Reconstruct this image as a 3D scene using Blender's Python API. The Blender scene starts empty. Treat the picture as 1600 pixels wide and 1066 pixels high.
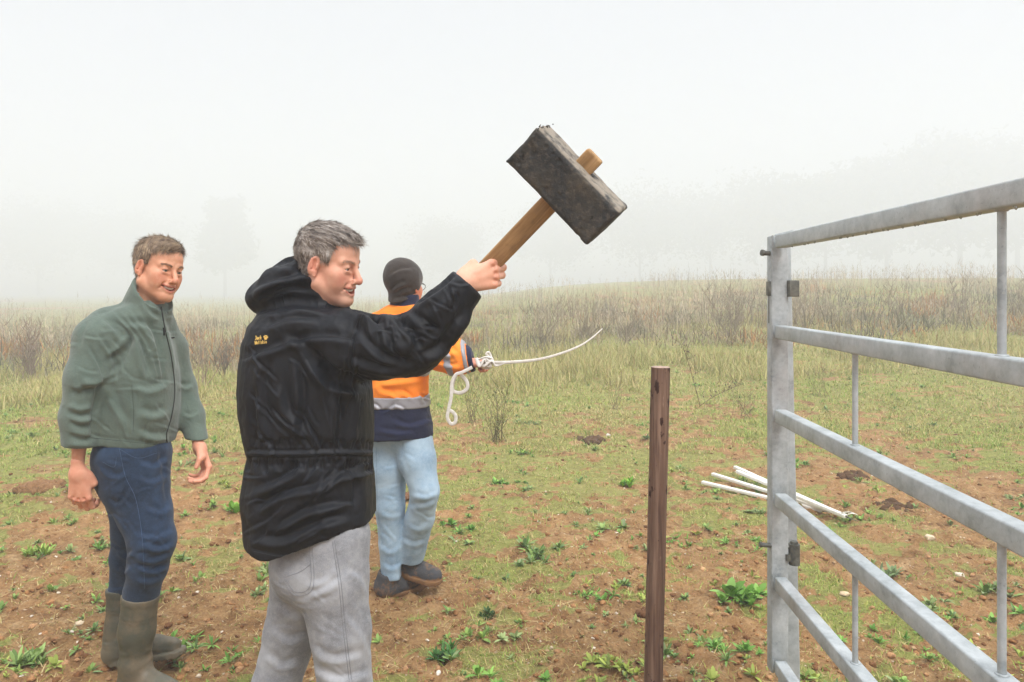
import bpy, math, random
import numpy as np
from mathutils import Vector, Matrix
from mathutils.bvhtree import BVHTree

random.seed(7)
rng = np.random.default_rng(11)
sc = bpy.context.scene
col = sc.collection
R = math.radians

# ------------------------------------------------------------ camera, world, sun, exposure
H = 1.58           # lens height above the soil
F = 1150.0         # focal length in photo pixels (photo 1600 wide)
HY = 455.0         # row of the horizon
cam_d = bpy.data.cameras.new('camera')
cam = bpy.data.objects.new('camera', cam_d); col.objects.link(cam)
cam.location = (0, 0, H); cam.rotation_euler = (R(90), 0, 0)
cam_d.sensor_width = 36; cam_d.lens = 36 * F / 1600.0
cam_d.shift_y = -(533.0 - HY) / 1600.0
cam_d.clip_start = 0.05; cam_d.clip_end = 2000
sc.camera = cam

SUN_EL, SUN_AZ = R(54), R(152)     # azimuth clockwise from +Y
world = bpy.data.worlds.new('World'); sc.world = world; world.use_nodes = True
wn, wl = world.node_tree.nodes, world.node_tree.links
wn.clear()
wo = wn.new('ShaderNodeOutputWorld'); bg = wn.new('ShaderNodeBackground')
sky = wn.new('ShaderNodeTexSky'); sky.sky_type = 'NISHITA'; sky.sun_disc = False
sky.sun_elevation = SUN_EL; sky.sun_rotation = SUN_AZ; sky.dust_density = 6; sky.air_density = 1.0
mx = wn.new('ShaderNodeMixRGB'); mx.inputs[0].default_value = 0.9
# cloud and fog layer covering the sky: dimmer to the horizon, brighter overhead
tcw = wn.new('ShaderNodeTexCoord'); sx = wn.new('ShaderNodeSeparateXYZ'); cr = wn.new('ShaderNodeValToRGB')
wl.new(tcw.outputs['Generated'], sx.inputs[0]); wl.new(sx.outputs[2], cr.inputs[0])
cr.color_ramp.elements[0].position = 0.0; cr.color_ramp.elements[0].color = (.43, .452, .485, 1)
cr.color_ramp.elements[1].position = 1.0; cr.color_ramp.elements[1].color = (2.3, 2.36, 2.44, 1)
e_ = cr.color_ramp.elements.new(.62); e_.color = (1.05, 1.08, 1.12, 1)
e_ = cr.color_ramp.elements.new(.36); e_.color = (.45, .472, .505, 1)
vmul = wn.new('ShaderNodeMixRGB'); vmul.blend_type = 'MULTIPLY'; vmul.inputs[0].default_value = 1; vmul.inputs[2].default_value = (10, 10, 10, 1)
wl.new(cr.outputs[0], vmul.inputs[1]); wl.new(vmul.outputs[0], mx.inputs[2])
wl.new(sky.outputs[0], mx.inputs[1]); wl.new(mx.outputs[0], bg.inputs[0]); wl.new(bg.outputs[0], wo.inputs[0])
bg.inputs[1].default_value = 0.1
sun_d = bpy.data.lights.new('sun', 'SUN'); sun_d.energy = 3.0; sun_d.angle = R(22); sun_d.color = (1.0, 0.985, 0.96)
sun = bpy.data.objects.new('sun', sun_d); col.objects.link(sun)
sd = Vector((math.sin(SUN_AZ) * math.cos(SUN_EL), math.cos(SUN_AZ) * math.cos(SUN_EL), math.sin(SUN_EL)))
sun.rotation_euler = sd.to_track_quat('Z', 'Y').to_euler(); sun.location = (-4, -6, 12)
vs = sc.view_settings; sc.display_settings.display_device = 'sRGB'
vs.view_transform = 'Standard'; vs.look = 'None'; vs.gamma = 1; vs.exposure = 0.48; vs.use_curve_mapping = False
sc.render.engine = 'CYCLES'
cy = sc.cycles
cy.max_bounces = 8; cy.diffuse_bounces = 3; cy.glossy_bounces = 3; cy.transmission_bounces = 4
cy.volume_bounces = 5; cy.transparent_max_bounces = 8; cy.use_denoising = True
cy.sample_clamp_indirect = 4

# ------------------------------------------------------------ helpers
def P(px, py, Y):
    return Vector(((px - 800.0) / F * Y, Y, H - (py - HY) / F * Y))
def PA(px, py, Y):
    return np.array(P(px, py, Y), dtype=np.float64)

def lin(c):
    if isinstance(c, str):
        c = tuple(int(c[i:i+2], 16) / 255 for i in (0, 2, 4))
    return tuple(((v + 0.055) / 1.055) ** 2.4 if v > 0.04045 else v / 12.92 for v in c)

def tag(o, label=None, cat=None, group=None, kind=None):
    if label: o['label'] = label
    if cat: o['category'] = cat
    if group: o['group'] = group
    if kind: o['kind'] = kind
    return o

def empty(name, loc, label, cat, group=None):
    o = bpy.data.objects.new(name, None); col.objects.link(o)
    o.location = loc; o.empty_display_size = 0.1
    tag(o, label, cat, group)
    return o

def link(name, me, parent=None, mat=None):
    o = bpy.data.objects.new(name, me); col.objects.link(o)
    if parent is not None:
        o.parent = parent
        o.matrix_parent_inverse = Matrix.Translation(-Vector(parent.location))
    if mat is not None:
        if isinstance(mat, (list, tuple)):
            for m in mat: me.materials.append(m)
        else:
            me.materials.append(mat)
    return o

def np_mesh(name, V, Fc, smooth=True, colors=None, attr=None, nside=None):
    """V (N,3); Fc (M,k) int array of one face size"""
    me = bpy.data.meshes.new(name)
    V = np.asarray(V, dtype=np.float32); Fc = np.asarray(Fc, dtype=np.int32)
    k = Fc.shape[1]
    me.vertices.add(len(V)); me.vertices.foreach_set('co', V.ravel())
    me.loops.add(Fc.size); me.loops.foreach_set('vertex_index', Fc.ravel())
    me.polygons.add(len(Fc))
    me.polygons.foreach_set('loop_start', np.arange(0, Fc.size, k, dtype=np.int32))
    if smooth: me.polygons.foreach_set('use_smooth', np.ones(len(Fc), dtype=bool))
    me.update(calc_edges=True)
    if colors is not None:
        a = me.color_attributes.new('Col', 'FLOAT_COLOR', 'POINT')
        c4 = np.ones((len(V), 4), dtype=np.float32); c4[:, :3] = colors
        a.data.foreach_set('color', c4.ravel())
    if attr is not None:
        for an, av in attr.items():
            a = me.attributes.new(an, 'FLOAT', 'POINT'); a.data.foreach_set('value', np.asarray(av, dtype=np.float32))
    return me

def merge_np(parts):
    Vs, Fs, o = [], [], 0
    for V, Fc in parts:
        Vs.append(V); Fs.append(Fc + o); o += len(V)
    return np.concatenate(Vs), np.concatenate(Fs)

def _hash(ix, iy, iz, seed):
    with np.errstate(over='ignore'):
        h = (ix.astype(np.uint32) * np.uint32(374761393) + iy.astype(np.uint32) * np.uint32(668265263)
             + iz.astype(np.uint32) * np.uint32(2246822519) + np.uint32((seed * 3266489917) & 0xffffffff))
        h = (h ^ (h >> np.uint32(13))) * np.uint32(1274126177)
        h = h ^ (h >> np.uint32(16))
    return h.astype(np.float32) / 4294967296.0

def vnoise(p, seed=0):
    p = np.asarray(p, dtype=np.float32)
    f = np.floor(p); i = f.astype(np.int64); t = p - f; t = t * t * t * (t * (t * 6 - 15) + 10)
    out = 0
    for dx in (0, 1):
        wx = t[:, 0] if dx else 1 - t[:, 0]
        for dy in (0, 1):
            wy = t[:, 1] if dy else 1 - t[:, 1]
            for dz in (0, 1):
                wz = t[:, 2] if dz else 1 - t[:, 2]
                out = out + wx * wy * wz * _hash(i[:, 0] + dx, i[:, 1] + dy, i[:, 2] + dz, seed)
    return out * 2 - 1

def fbm(p, octv=4, seed=0, gain=0.5):
    s, a, q = 0, 1.0, np.asarray(p, dtype=np.float32)
    for o in range(octv):
        s = s + a * vnoise(q, seed + o * 17); a *= gain; q = q * 2.03 + 11.3
    return s

def sstep(a, b, x):
    t = np.clip((x - a) / (b - a), 0, 1); return t * t * (3 - 2 * t)

# ------------------------------------------------------------ materials
class NT:
    def __init__(s, name):
        s.m = bpy.data.materials.new(name); s.m.use_nodes = True
        s.t = s.m.node_tree; s.n = s.t.nodes; s.l = s.t.links
        s.b = s.n['Principled BSDF']
    def new(s, typ, **kw):
        n = s.n.new(typ)
        for k, v in kw.items(): setattr(n, k, v)
        return n
    def link(s, a, b): s.l.new(a, b)
    def coord(s, scale=1.0, kind='Object'):
        tc = s.new('ShaderNodeTexCoord')
        mp = s.new('ShaderNodeMapping'); mp.inputs['Scale'].default_value = scale if isinstance(scale, tuple) else (scale,) * 3
        s.link(tc.outputs[kind], mp.inputs[0]); return mp.outputs[0]
    def noise(s, vec, scale, detail=4, rough=0.55, dist=0.0):
        n = s.new('ShaderNodeTexNoise'); n.inputs['Scale'].default_value = scale
        n.inputs['Detail'].default_value = detail; n.inputs['Roughness'].default_value = rough
        n.inputs['Distortion'].default_value = dist
        s.link(vec, n.inputs['Vector']); return n.outputs['Fac']
    def ramp(s, fac, stops):
        r = s.new('ShaderNodeValToRGB'); e = r.color_ramp.elements
        while len(e) > 1: e.remove(e[-1])
        e[0].position = stops[0][0]; e[0].color = (*stops[0][1], 1)
        for p, c in stops[1:]:
            x = e.new(p); x.color = (*c, 1)
        s.link(fac, r.inputs[0]); return r.outputs[0]
    def rampf(s, fac, a, b, lo=0.0, hi=1.0):
        r = s.new('ShaderNodeMapRange'); r.inputs[1].default_value = a; r.inputs[2].default_value = b
        r.inputs[3].default_value = lo; r.inputs[4].default_value = hi
        s.link(fac, r.inputs[0]); return r.outputs[0]
    def mix(s, fac, a, b, mode='MIX'):
        m = s.new('ShaderNodeMixRGB', blend_type=mode)
        for i, v in enumerate((fac, a, b)):
            if hasattr(v, 'is_output') or isinstance(v, bpy.types.NodeSocket): s.link(v, m.inputs[i])
            elif i == 0: m.inputs[0].default_value = v
            else: m.inputs[i].default_value = (*v, 1)
        return m.outputs[0]
    def math(s, op, a, b=None):
        m = s.new('ShaderNodeMath', operation=op)
        for i, v in enumerate((a, b)):
            if v is None: continue
            if isinstance(v, bpy.types.NodeSocket): s.link(v, m.inputs[i])
            else: m.inputs[i].default_value = v
        return m.outputs[0]
    def bump(s, h, strength=0.3, dist=0.01, prev=None):
        b = s.new('ShaderNodeBump'); b.inputs['Strength'].default_value = strength; b.inputs['Distance'].default_value = dist
        s.link(h, b.inputs['Height'])
        if prev is not None: s.link(prev, b.inputs['Normal'])
        return b.outputs[0]
    def attr(s, name):
        a = s.new('ShaderNodeAttribute'); a.attribute_name = name; return a
    def set(s, color=None, rough=None, normal=None, metal=None, spec=None, sheen=None, sss=None):
        b = s.b
        def put(k, v):
            if isinstance(v, bpy.types.NodeSocket): s.link(v, b.inputs[k])
            elif isinstance(v, tuple): b.inputs[k].default_value = (*v, 1) if len(v) == 3 else v
            else: b.inputs[k].default_value = v
        if color is not None: put('Base Color', color)
        if rough is not None: put('Roughness', rough)
        if normal is not None: put('Normal', normal)
        if metal is not None: put('Metallic', metal)
        if spec is not None: put('Specular IOR Level', spec)
        if sheen is not None:
            b.inputs['Sheen Weight'].default_value = sheen; b.inputs['Sheen Roughness'].default_value = 0.5
        if sss is not None:
            b.inputs['Subsurface Weight'].default_value = sss; b.inputs['Subsurface Radius'].default_value = (1.0, .35, .2)
            b.inputs['Subsurface Scale'].default_value = 0.006
        return s.m

def simple(name, c, rough=0.6, metal=0.0, var=0.15, nscale=30, bumps=0.0, spec=0.5):
    t = NT(name); v = t.coord()
    n = t.noise(v, nscale, 5)
    c = lin(c) if isinstance(c, str) else c
    lo = tuple(x * (1 - var) for x in c); hi = tuple(min(1, x * (1 + var)) for x in c)
    cc = t.ramp(n, [(0.3, lo), (0.7, hi)])
    nm = t.bump(n, bumps, 0.004) if bumps else None
    return t.set(cc, rough, nm, metal, spec)

# ------------------------------------------------------------ bar helpers
def box_np(lo, hi, bev=0.0):
    """bevelled box by bmesh-free construction: chamfered along all edges"""
    import bmesh
    bm = bmesh.new(); bmesh.ops.create_cube(bm, size=1)
    lo, hi = Vector(lo), Vector(hi)
    for v in bm.verts: v.co = Vector([lo[i] + (v.co[i] + .5) * (hi[i] - lo[i]) for i in range(3)])
    if bev: bmesh.ops.bevel(bm, geom=bm.edges[:], offset=bev, segments=2, affect='EDGES', profile=0.7)
    return bm

def bar_bm(bm, a, b, w, h, up=(0, 0, 1), bev=0.003, seg=1, jitter=0, side=None):
    """rectangular bar from a to b; w across, h along up"""
    import bmesh
    a, b = Vector(a), Vector(b); d = (b - a); L = d.length; d.normalize()
    u = Vector(up); s = d.cross(u).normalized(); u = s.cross(d).normalized()
    t = bmesh.new(); bmesh.ops.create_cube(t, size=1)
    for v in t.verts: v.co = Vector((v.co.x * L, v.co.y * w, v.co.z * h))
    if seg > 1:
        es = [e for e in t.edges if abs((e.verts[0].co - e.verts[1].co).normalized().x) > .9]
        bmesh.ops.subdivide_edges(t, edges=es, cuts=seg)
    if bev:
        be = [e for e in t.edges if e.calc_face_angle(0) > 1.0]
        bmesh.ops.bevel(t, geom=be, offset=bev, segments=3, affect='EDGES', profile=0.5)
    M = Matrix((d, s, u)).transposed().to_4x4(); M.translation = (a + b) / 2
    t.transform(M)
    me = bpy.data.meshes.new('tmp'); t.to_mesh(me); bm.from_mesh(me); bpy.data.meshes.remove(me); t.free()

def cyl_bm(bm, a, b, r0, r1=None, n=14, caps=True):
    import bmesh
    a, b = Vector(a), Vector(b); r1 = r0 if r1 is None else r1
    d = b - a; q = d.to_track_quat('Z', 'Y').to_matrix().to_4x4(); q.translation = (a + b) / 2
    bmesh.ops.create_cone(bm, cap_ends=caps, segments=n, radius1=r0, radius2=r1, depth=d.length, matrix=q)

def bm_obj(name, bm, mat, parent=None, smooth=True, angle=35):
    import bmesh
    me = bpy.data.meshes.new(name); bmesh.ops.recalc_face_normals(bm, faces=bm.faces[:])
    for f in bm.faces: f.smooth = smooth
    if smooth:
        for e in bm.edges:
            if len(e.link_faces) == 2 and e.calc_face_angle(0) > R(angle): e.smooth = False
    bm.to_mesh(me); bm.free()
    return link(name, me, parent, mat)

def tube_np(pts, rad, n=8, flat=1.0, upv=None, cap=True):
    """tube along pts (list of Vector); rad scalar or list; flat squashes the second axis"""
    pts = [Vector(p) for p in pts]; m = len(pts)
    rad = [rad] * m if not hasattr(rad, '__len__') else rad
    V, Fc = [], []
    u = None
    for i, p in enumerate(pts):
        t = (pts[min(i + 1, m - 1)] - pts[max(i - 1, 0)]).normalized()
        if u is None:
            ref = Vector(upv) if upv else (Vector((0, 0, 1)) if abs(t.z) < .9 else Vector((1, 0, 0)))
            u = t.cross(ref).normalized()
        u = (u - t * u.dot(t)).normalized(); w = t.cross(u)
        for k in range(n):
            a = 2 * math.pi * k / n
            V.append(p + u * math.cos(a) * rad[i] + w * math.sin(a) * rad[i] * flat)
    for i in range(m - 1):
        for k in range(n):
            Fc.append((i * n + k, i * n + (k + 1) % n, (i + 1) * n + (k + 1) % n, (i + 1) * n + k))
    return np.array([tuple(v) for v in V]), np.array(Fc, dtype=np.int64)

def bez(pts, n=20):
    """Catmull-Rom through pts"""
    pts = [Vector(p) for p in pts]; out = []
    q = [pts[0] * 2 - pts[1]] + pts + [pts[-1] * 2 - pts[-2]]
    for i in range(1, len(q) - 2):
        for k in range(n):
            t = k / n
            a, b, c, d = q[i - 1], q[i], q[i + 1], q[i + 2]
            out.append(0.5 * ((2 * b) + (c - a) * t + (2 * a - 5 * b + 4 * c - d) * t * t + (3 * b - a - 3 * c + d) * t ** 3))
    out.append(pts[-1]); return out
# ------------------------------------------------------------ terrain
def base_z(x, y):
    s = 0.085 / (1 + np.exp(-(x * 0.17 - 0.05)))
    d = np.clip(y - 5.0, 0, None)
    d = d * d / (d + 3.0)
    return s * 1.25 * 30 * (1 - np.exp(-d / 30))

def ground_z(x, y, fine=True):
    x = np.asarray(x, dtype=np.float64); y = np.asarray(y, dtype=np.float64)
    z = base_z(x, y)
    p = np.stack([x, y, x * 0], -1)
    z = z + 0.03 * fbm(p * 0.6, 2, 3) * np.clip((y - 2) / 6, 0, 1)
    if fine:
        g = soil_mask(x, y)
        n1 = fbm(p * 5.0, 3, 21); n2 = fbm(p * 14.0, 3, 31); n3 = 1 - np.abs(fbm(p * 24.0, 2, 41))
        near = np.clip(1.3 - y / 14, 0.1, 1)
        n4 = np.clip(vnoise(p * 19.0, 77) - 0.25, 0, 1)
        z = z + near * (0.35 + 0.65 * g) * (0.016 * n1 + 0.015 * n2 + 0.014 * (n3 - .6) + 0.035 * n4)
        # crumbly heap and clods on the left
        z = z + 0.07 * np.exp(-(((x + 3.3) / .6) ** 2 + ((y - 5.7) / .45) ** 2)) * (1 + .5 * n2)
    return z

def soil_mask(x, y):
    """1 = bare soil, 0 = grass"""
    p = np.stack([x, y, x * 0], -1)
    n = fbm(p * np.array([1.1, 0.9, 1]), 3, 5) * 0.6 + fbm(p * np.array([6.5, 9, 1]), 4, 9, .62) * 0.8
    trend = 0.36 - (y - 2.6) * 0.135                     # bare by the camera, grassy further on
    trend = trend + 0.32 * np.exp(-(((x + .3) / 1.6) ** 2 + ((y - 3.9) / 1.6) ** 2))
    trend = trend + 0.5 * np.exp(-(((x + 2.4) / 1.2) ** 2 + ((y - 4.6) / 1.3) ** 2))
    trend = trend + 0.45 * np.exp(-(((x - 3.4) / 1.5) ** 2 + ((y - 5.8) / 1.5) ** 2))
    trend = trend + 0.3 * np.exp(-(((x - 1.7) / 1.5) ** 2 + ((y - 2.9) / .9) ** 2))
    trend = trend - 0.3 * np.exp(-(((x + 2.6) / 0.9) ** 2 + ((y - 3.0) / .7) ** 2))
    trend = np.maximum(trend, -0.62)
    return sstep(-0.18, 0.22, n + trend)

def axis(segs):
    out = [segs[0][0]]
    for (a, b, h0, h1) in segs:
        L = b - a; n = max(2, int(round(2 * L / (h0 + h1))))
        t = np.linspace(0, 1, n + 1)[1:]
        s = (h0 * t + (h1 - h0) * t * t / 2) / ((h0 + h1) / 2)
        out.extend(list(a + L * s))
    return np.array(out)

xs = axis([(-420, -20, 25, 1.5), (-20, -4, .8, .05), (-4, 4.4, .022, .022), (4.4, 20, .05, .8), (20, 420, 1.5, 25)])
ys = axis([(-60, 0, 8, .5), (0, 1.6, .3, .05), (1.6, 6.5, .02, .022), (6.5, 14, .025, .10), (14, 30, .10, .8), (30, 420, .8, 22)])
GX, GY = np.meshgrid(xs, ys, indexing='ij')
gx, gy = GX.ravel(), GY.ravel()
gz = ground_z(gx, gy)
nx, ny = len(xs), len(ys)
idx = np.arange(nx * ny).reshape(nx, ny)
gf = np.stack([idx[:-1, :-1].ravel(), idx[1:, :-1].ravel(), idx[1:, 1:].ravel(), idx[:-1, 1:].ravel()], -1)
g_me = np_mesh('ground', np.stack([gx, gy, gz], -1), gf, attr={'soil': soil_mask(gx, gy)})

t = NT('soil_and_turf'); v = t.coord()
big = t.noise(v, 1.3, 5); mid = t.noise(v, 9, 6, .65); fin = t.noise(v, 60, 6, .7); vf = t.noise(v, 260, 4, .7)
soilc = t.ramp(mid, [(0.28, lin('6c492c')), (0.42, lin('a17b50')), (0.58, lin('be9868')), (0.75, lin('dcbd92'))])
soilc = t.mix(t.rampf(fin, .3, .72), t.mix(0.62, soilc, lin('452c17')), soilc)
soilc = t.mix(t.rampf(big, .45, .7, 0, .45), soilc, lin('bb8c5c'))
# pale chalk specks and little stones
vo = t.new('ShaderNodeTexVoronoi'); vo.inputs['Scale'].default_value = 30; t.link(v, vo.inputs['Vector'])
spk = t.math('MULTIPLY', t.rampf(vo.outputs['Distance'], .22, .12), t.rampf(t.noise(v, 21, 2), .56, .6))
soilc = t.mix(spk, soilc, lin('cdbca2'))
vo2 = t.new('ShaderNodeTexVoronoi'); vo2.inputs['Scale'].default_value = 85; t.link(v, vo2.inputs['Vector'])
spk2 = t.math('MULTIPLY', t.rampf(vo2.outputs['Distance'], .26, .14), t.rampf(t.noise(v, 33, 2), .55, .6))
soilc = t.mix(t.math('MULTIPLY', spk2, .8), soilc, lin('bfa585'))
turf = t.ramp(t.noise(v, 14, 6, .7), [(0.28, lin('6c6636')), (0.42, lin('858446')), (0.55, lin('969a50')), (0.72, lin('b4aa6c'))])
turf = t.mix(t.rampf(fin, .35, .7), t.mix(.35, turf, lin('554c28')), turf)
turf = t.mix(t.rampf(t.noise(v, .5, 3), .4, .65, 0, .5), turf, lin('9c8f5a'))
sa = t.attr('soil').outputs['Fac']
m = t.rampf(t.math('ADD', sa, t.math('MULTIPLY', t.math('SUBTRACT', fin, .5), .9)), .35, .65)
cc = t.mix(m, turf, soilc)
b1 = t.bump(fin, .9, .02); b2 = t.bump(vf, .6, .006, b1); b3 = t.bump(spk, .5, .008, b2)
t.set(cc, 0.92, b3, 0, 0.25)
ground = link('ground', g_me, None, t.m); tag(ground, kind='structure')

# ------------------------------------------------------------ plants as blades
def frac(a): return a - np.floor(a)

def view_scatter(n, y0, y1, spread=0.80, power=1.0, seed=0):
    """positions spread over the wedge in view, denser near"""
    r = np.random.default_rng(seed)
    u = r.random(n)
    if power == 1: y = y0 * (y1 / y0) ** u
    else: y = (y0 ** (1 - power) + u * (y1 ** (1 - power) - y0 ** (1 - power))) ** (1 / (1 - power))
    x = (r.random(n) * 2 - 1) * (y * spread + 0.5)
    return x, y, r

def blades(x, y, z, ang, lean, L, W, colr, bend=0.5, seg=2):
    """each blade: strip of seg quads ending in a tip. returns V,F(tri),C"""
    n = len(x)
    dx, dy = np.cos(ang), np.sin(ang)
    sx, sy = -dy, dx
    V = []; 
    for i in range(seg + 1):
        t_ = i / seg
        out = np.sin(lean) * L * t_ + bend * L * t_ * t_ * 0.5
        up = np.cos(lean) * L * t_ - bend * L * t_ * t_ * 0.35
        w = W * (1 - t_ ** 1.5) * 0.5
        cx, cy_, cz = x + dx * out, y + dy * out, z + up
        if i < seg:
            V.append(np.stack([cx - sx * w, cy_ - sy * w, cz], -1)); V.append(np.stack([cx + sx * w, cy_ + sy * w, cz], -1))
        else:
            V.append(np.stack([cx, cy_, cz], -1))
    k = len(V)
    VV = np.stack(V, 1).reshape(-1, 3)
    base = (np.arange(n) * k)[:, None]
    tri = []
    for i in range(seg - 1):
        a = 2 * i
        tri += [[a, a + 1, a + 3], [a, a + 3, a + 2]]
    a = 2 * (seg - 1); tri.append([a, a + 1, a + 2])
    T = (base[:, :, None] + np.array(tri)[None]).reshape(-1, 3)
    C = np.repeat(colr, k, axis=0)
    return VV, T, C

def leaf_mat(name, rough=0.6, trans=0.25):
    t = NT(name)
    c = t.attr('Col').outputs['Color']
    t.set(c, rough, None, 0, 0.3)
    tr = t.new('ShaderNodeBsdfTranslucent'); t.link(c, tr.inputs[0])
    ms = t.new('ShaderNodeMixShader'); ms.inputs[0].default_value = trans
    out = t.n['Material Output']; t.link(t.b.outputs[0], ms.inputs[1]); t.link(tr.outputs[0], ms.inputs[2]); t.link(ms.outputs[0], out.inputs[0])
    return t.m
LEAF = leaf_mat('leaf', .6, .15); DRY = leaf_mat('dry_stalk', .8, .1)

def pick(cols, r, n, var=0.18):
    c = np.array([lin(q) for q in cols])[r.integers(0, len(cols), n)]
    return np.clip(c * (1 + (r.random((n, 1)) * 2 - 1) * var), 0, 1)

GREENS = ['8f9f48', '9ca650', '7c943e', 'a6ae5a', 'b0a860', '86a246']
STRAW = ['bfab74', 'b29c62', 'ccba86', 'a08a54', 'b09c68']

# short matted grass: tufts of blades
VS, TS, CS, off = [], [], [], 0
for (n, y0, y1, pw, sd_, lmin, lmax) in ((36000, 1.7, 12, 1.15, 5, .016, .060), (30000, 7, 34, 1.0, 6, .04, .12)):
    x, y, r = view_scatter(n, y0, y1, .82, pw, sd_)
    keep = r.random(n) < (1.0 - soil_mask(x, y) * 0.88)
    x, y = x[keep], y[keep]; n = len(x); k = 11
    tuft = r.random(n) ** 1.5
    X = np.repeat(x, k) + r.normal(0, .03, n * k) * (1 + np.repeat(y, k) * .05); Y = np.repeat(y, k) + r.normal(0, .03, n * k) * (1 + np.repeat(y, k) * .08)
    N = n * k
    Z = ground_z(X, Y) - .004
    L = (lmin + (lmax - lmin) * np.repeat(tuft, k) * r.random(N))
    W = (0.0022 + 0.00065 * Y) * (0.7 + .6 * r.random(N))
    pat = fbm(np.stack([X * .7, Y * .5, X * 0], -1), 3, 88)
    isg = r.random(N) < np.clip(0.66 + pat * .5, .2, .95)
    Cg = pick(GREENS, r, N); Cs = pick(STRAW, r, N)
    C = np.where(isg[:, None], Cg, Cs)
    v_, t_, c_ = blades(X, Y, Z, r.random(N) * 6.283, r.random(N) * 1.15 + np.where(isg, 0, .25), L, W, C, bend=.6)
    VS.append(v_); TS.append(t_ + off); CS.append(c_); off += len(v_)
# flat straw litter
n = 42000
x, y, r = view_scatter(n, 1.8, 16, .82, 1.1, 61)
kk = r.random(n) < .25 + .75 * sstep(-.3, .4, fbm(np.stack([x * 1.4, y, x * 0], -1), 3, 44)); x, y = x[kk], y[kk]; n = len(x)
v_, t_, c_ = blades(x, y, ground_z(x, y) + .003, r.random(n) * 6.283, 1.45 + .12 * r.normal(0, 1, n), .02 + .07 * r.random(n) ** 1.5, (.0016 + .0004 * y), pick(STRAW + ['8d6b45', '9f7d52', '7b5d3e'], r, n), .05)
VS.append(v_); TS.append(t_ + off); CS.append(c_); off += len(v_)
me = np_mesh('grass', np.concatenate(VS), np.concatenate(TS), True, np.concatenate(CS))
grass = link('grass', me, None, LEAF); tag(grass, 'short matted green and straw coloured grass over the pasture', 'grass', kind='stuff')

# low broad-leaved ground cover: rosettes in the soil
def rosette(px_, py_, r, nl, L, W, cols, lean0=.5, lean1=1.25, bend=.5, seg=3):
    n = nl
    ang = np.linspace(0, 6.283, n, endpoint=False) + r.normal(0, .25, n)
    X = px_ + np.cos(ang) * L * .04; Y = py_ + np.sin(ang) * L * .04
    zc = float(ground_z(np.array([px_]), np.array([py_]))[0])
    Ls = L * (0.55 + .6 * r.random(n)); ln = lean0 + (lean1 - lean0) * r.random(n)
    C = pick(cols, r, n, .25)
    # leaf shape: widest in the middle
    dx, dy = np.cos(ang), np.sin(ang); sx, sy = -dy, dx
    prof = [.25, .75, 1.0, .7, 0.06]
    VV, TT = [], []
    for j in range(n):
        b = len(VV)
        wj = W * (.7 + .6 * r.random())
        for i, pw in enumerate(prof):
            t_ = i / 4
            out = math.sin(ln[j]) * Ls[j] * t_; up = math.cos(ln[j]) * Ls[j] * t_ - bend * Ls[j] * t_ * t_ * .45
            wv = 0.5 * wj * pw; cup = wv * .35
            c0 = (X[j] + dx[j] * out, Y[j] + dy[j] * out, zc + up)
            VV.append((c0[0] - sx[j] * wv, c0[1] - sy[j] * wv, c0[2] + cup)); VV.append(c0)
            VV.append((c0[0] + sx[j] * wv, c0[1] + sy[j] * wv, c0[2] + cup))
        for i in range(4):
            a = b + 3 * i
            TT += [(a, a + 1, a + 4), (a, a + 4, a + 3), (a + 1, a + 2, a + 5), (a + 1, a + 5, a + 4)]
    return np.array(VV), np.array(TT), np.repeat(C, 15, axis=0)

WEEDG = ['71904a', '86a256', '5f7c3e', '93ab62', '7b9660', '90a070']
r = np.random.default_rng(77)
VS, TS, CS, off = [], [], [], 0
x, y, _ = view_scatter(950, 2.3, 14, .78, 1.3, 15)
cl = fbm(np.stack([x * 1.3, y * 1.1, x * 0], -1), 2, 66)
for i in range(len(x)):
    if cl[i] < -0.05 and r.random() < .7: continue
    L = (.02 + .05 * r.random() ** 2.5) * (1 + y[i] * .02)
    v_, t_, c_ = rosette(x[i], y[i], r, r.integers(8, 22), L, L * (.14 + .22 * r.random()), WEEDG, .2, 1.4)
    VS.append(v_); TS.append(t_ + off); CS.append(c_); off += len(v_)
cxs, cys, _ = view_scatter(140, 2.5, 11, .78, 1.15, 19)
for i in range(len(cxs)):
    cc_ = [['71904a', '86a256', '93b058'], ['5f8a3c', '6f9a44', '84ad52'], ['8a9c62', '9cac72', '7c9058'], ['9aa84e', 'a8b45a', '88984a']][r.integers(0, 4)]
    sp_ = .04 + .10 * r.random()
    for j in range(r.integers(4, 13)):
        L = .022 + .045 * r.random()
        v_, t_, c_ = rosette(cxs[i] + r.normal(0, sp_ * 1.4), cys[i] + r.normal(0, sp_), r, r.integers(6, 15), L, L * (.16 + .22 * r.random()), cc_, .2, 1.4)
        VS.append(v_); TS.append(t_ + off); CS.append(c_); off += len(v_)
me = np_mesh('ground_cover', np.concatenate(VS), np.concatenate(TS), True, np.concatenate(CS))
gc = link('ground_cover', me, None, LEAF); tag(gc, 'small green leafy weeds sprouting all over the bare brown soil', 'ground cover', kind='stuff')

def gpt(px, py):
    """pixel -> ground point"""
    d = Vector(((px - 800) / F, 1.0, -(py - HY) / F))
    t_ = 0.5
    while t_ < 150:
        p = d * t_
        if H + p.z <= float(ground_z(np.array([p.x]), np.array([p.y]), False)[0]): break
        t_ *= 1.004
    p = d * t_
    return Vector((p.x, p.y, float(ground_z(np.array([p.x]), np.array([p.y]))[0])))

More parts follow.
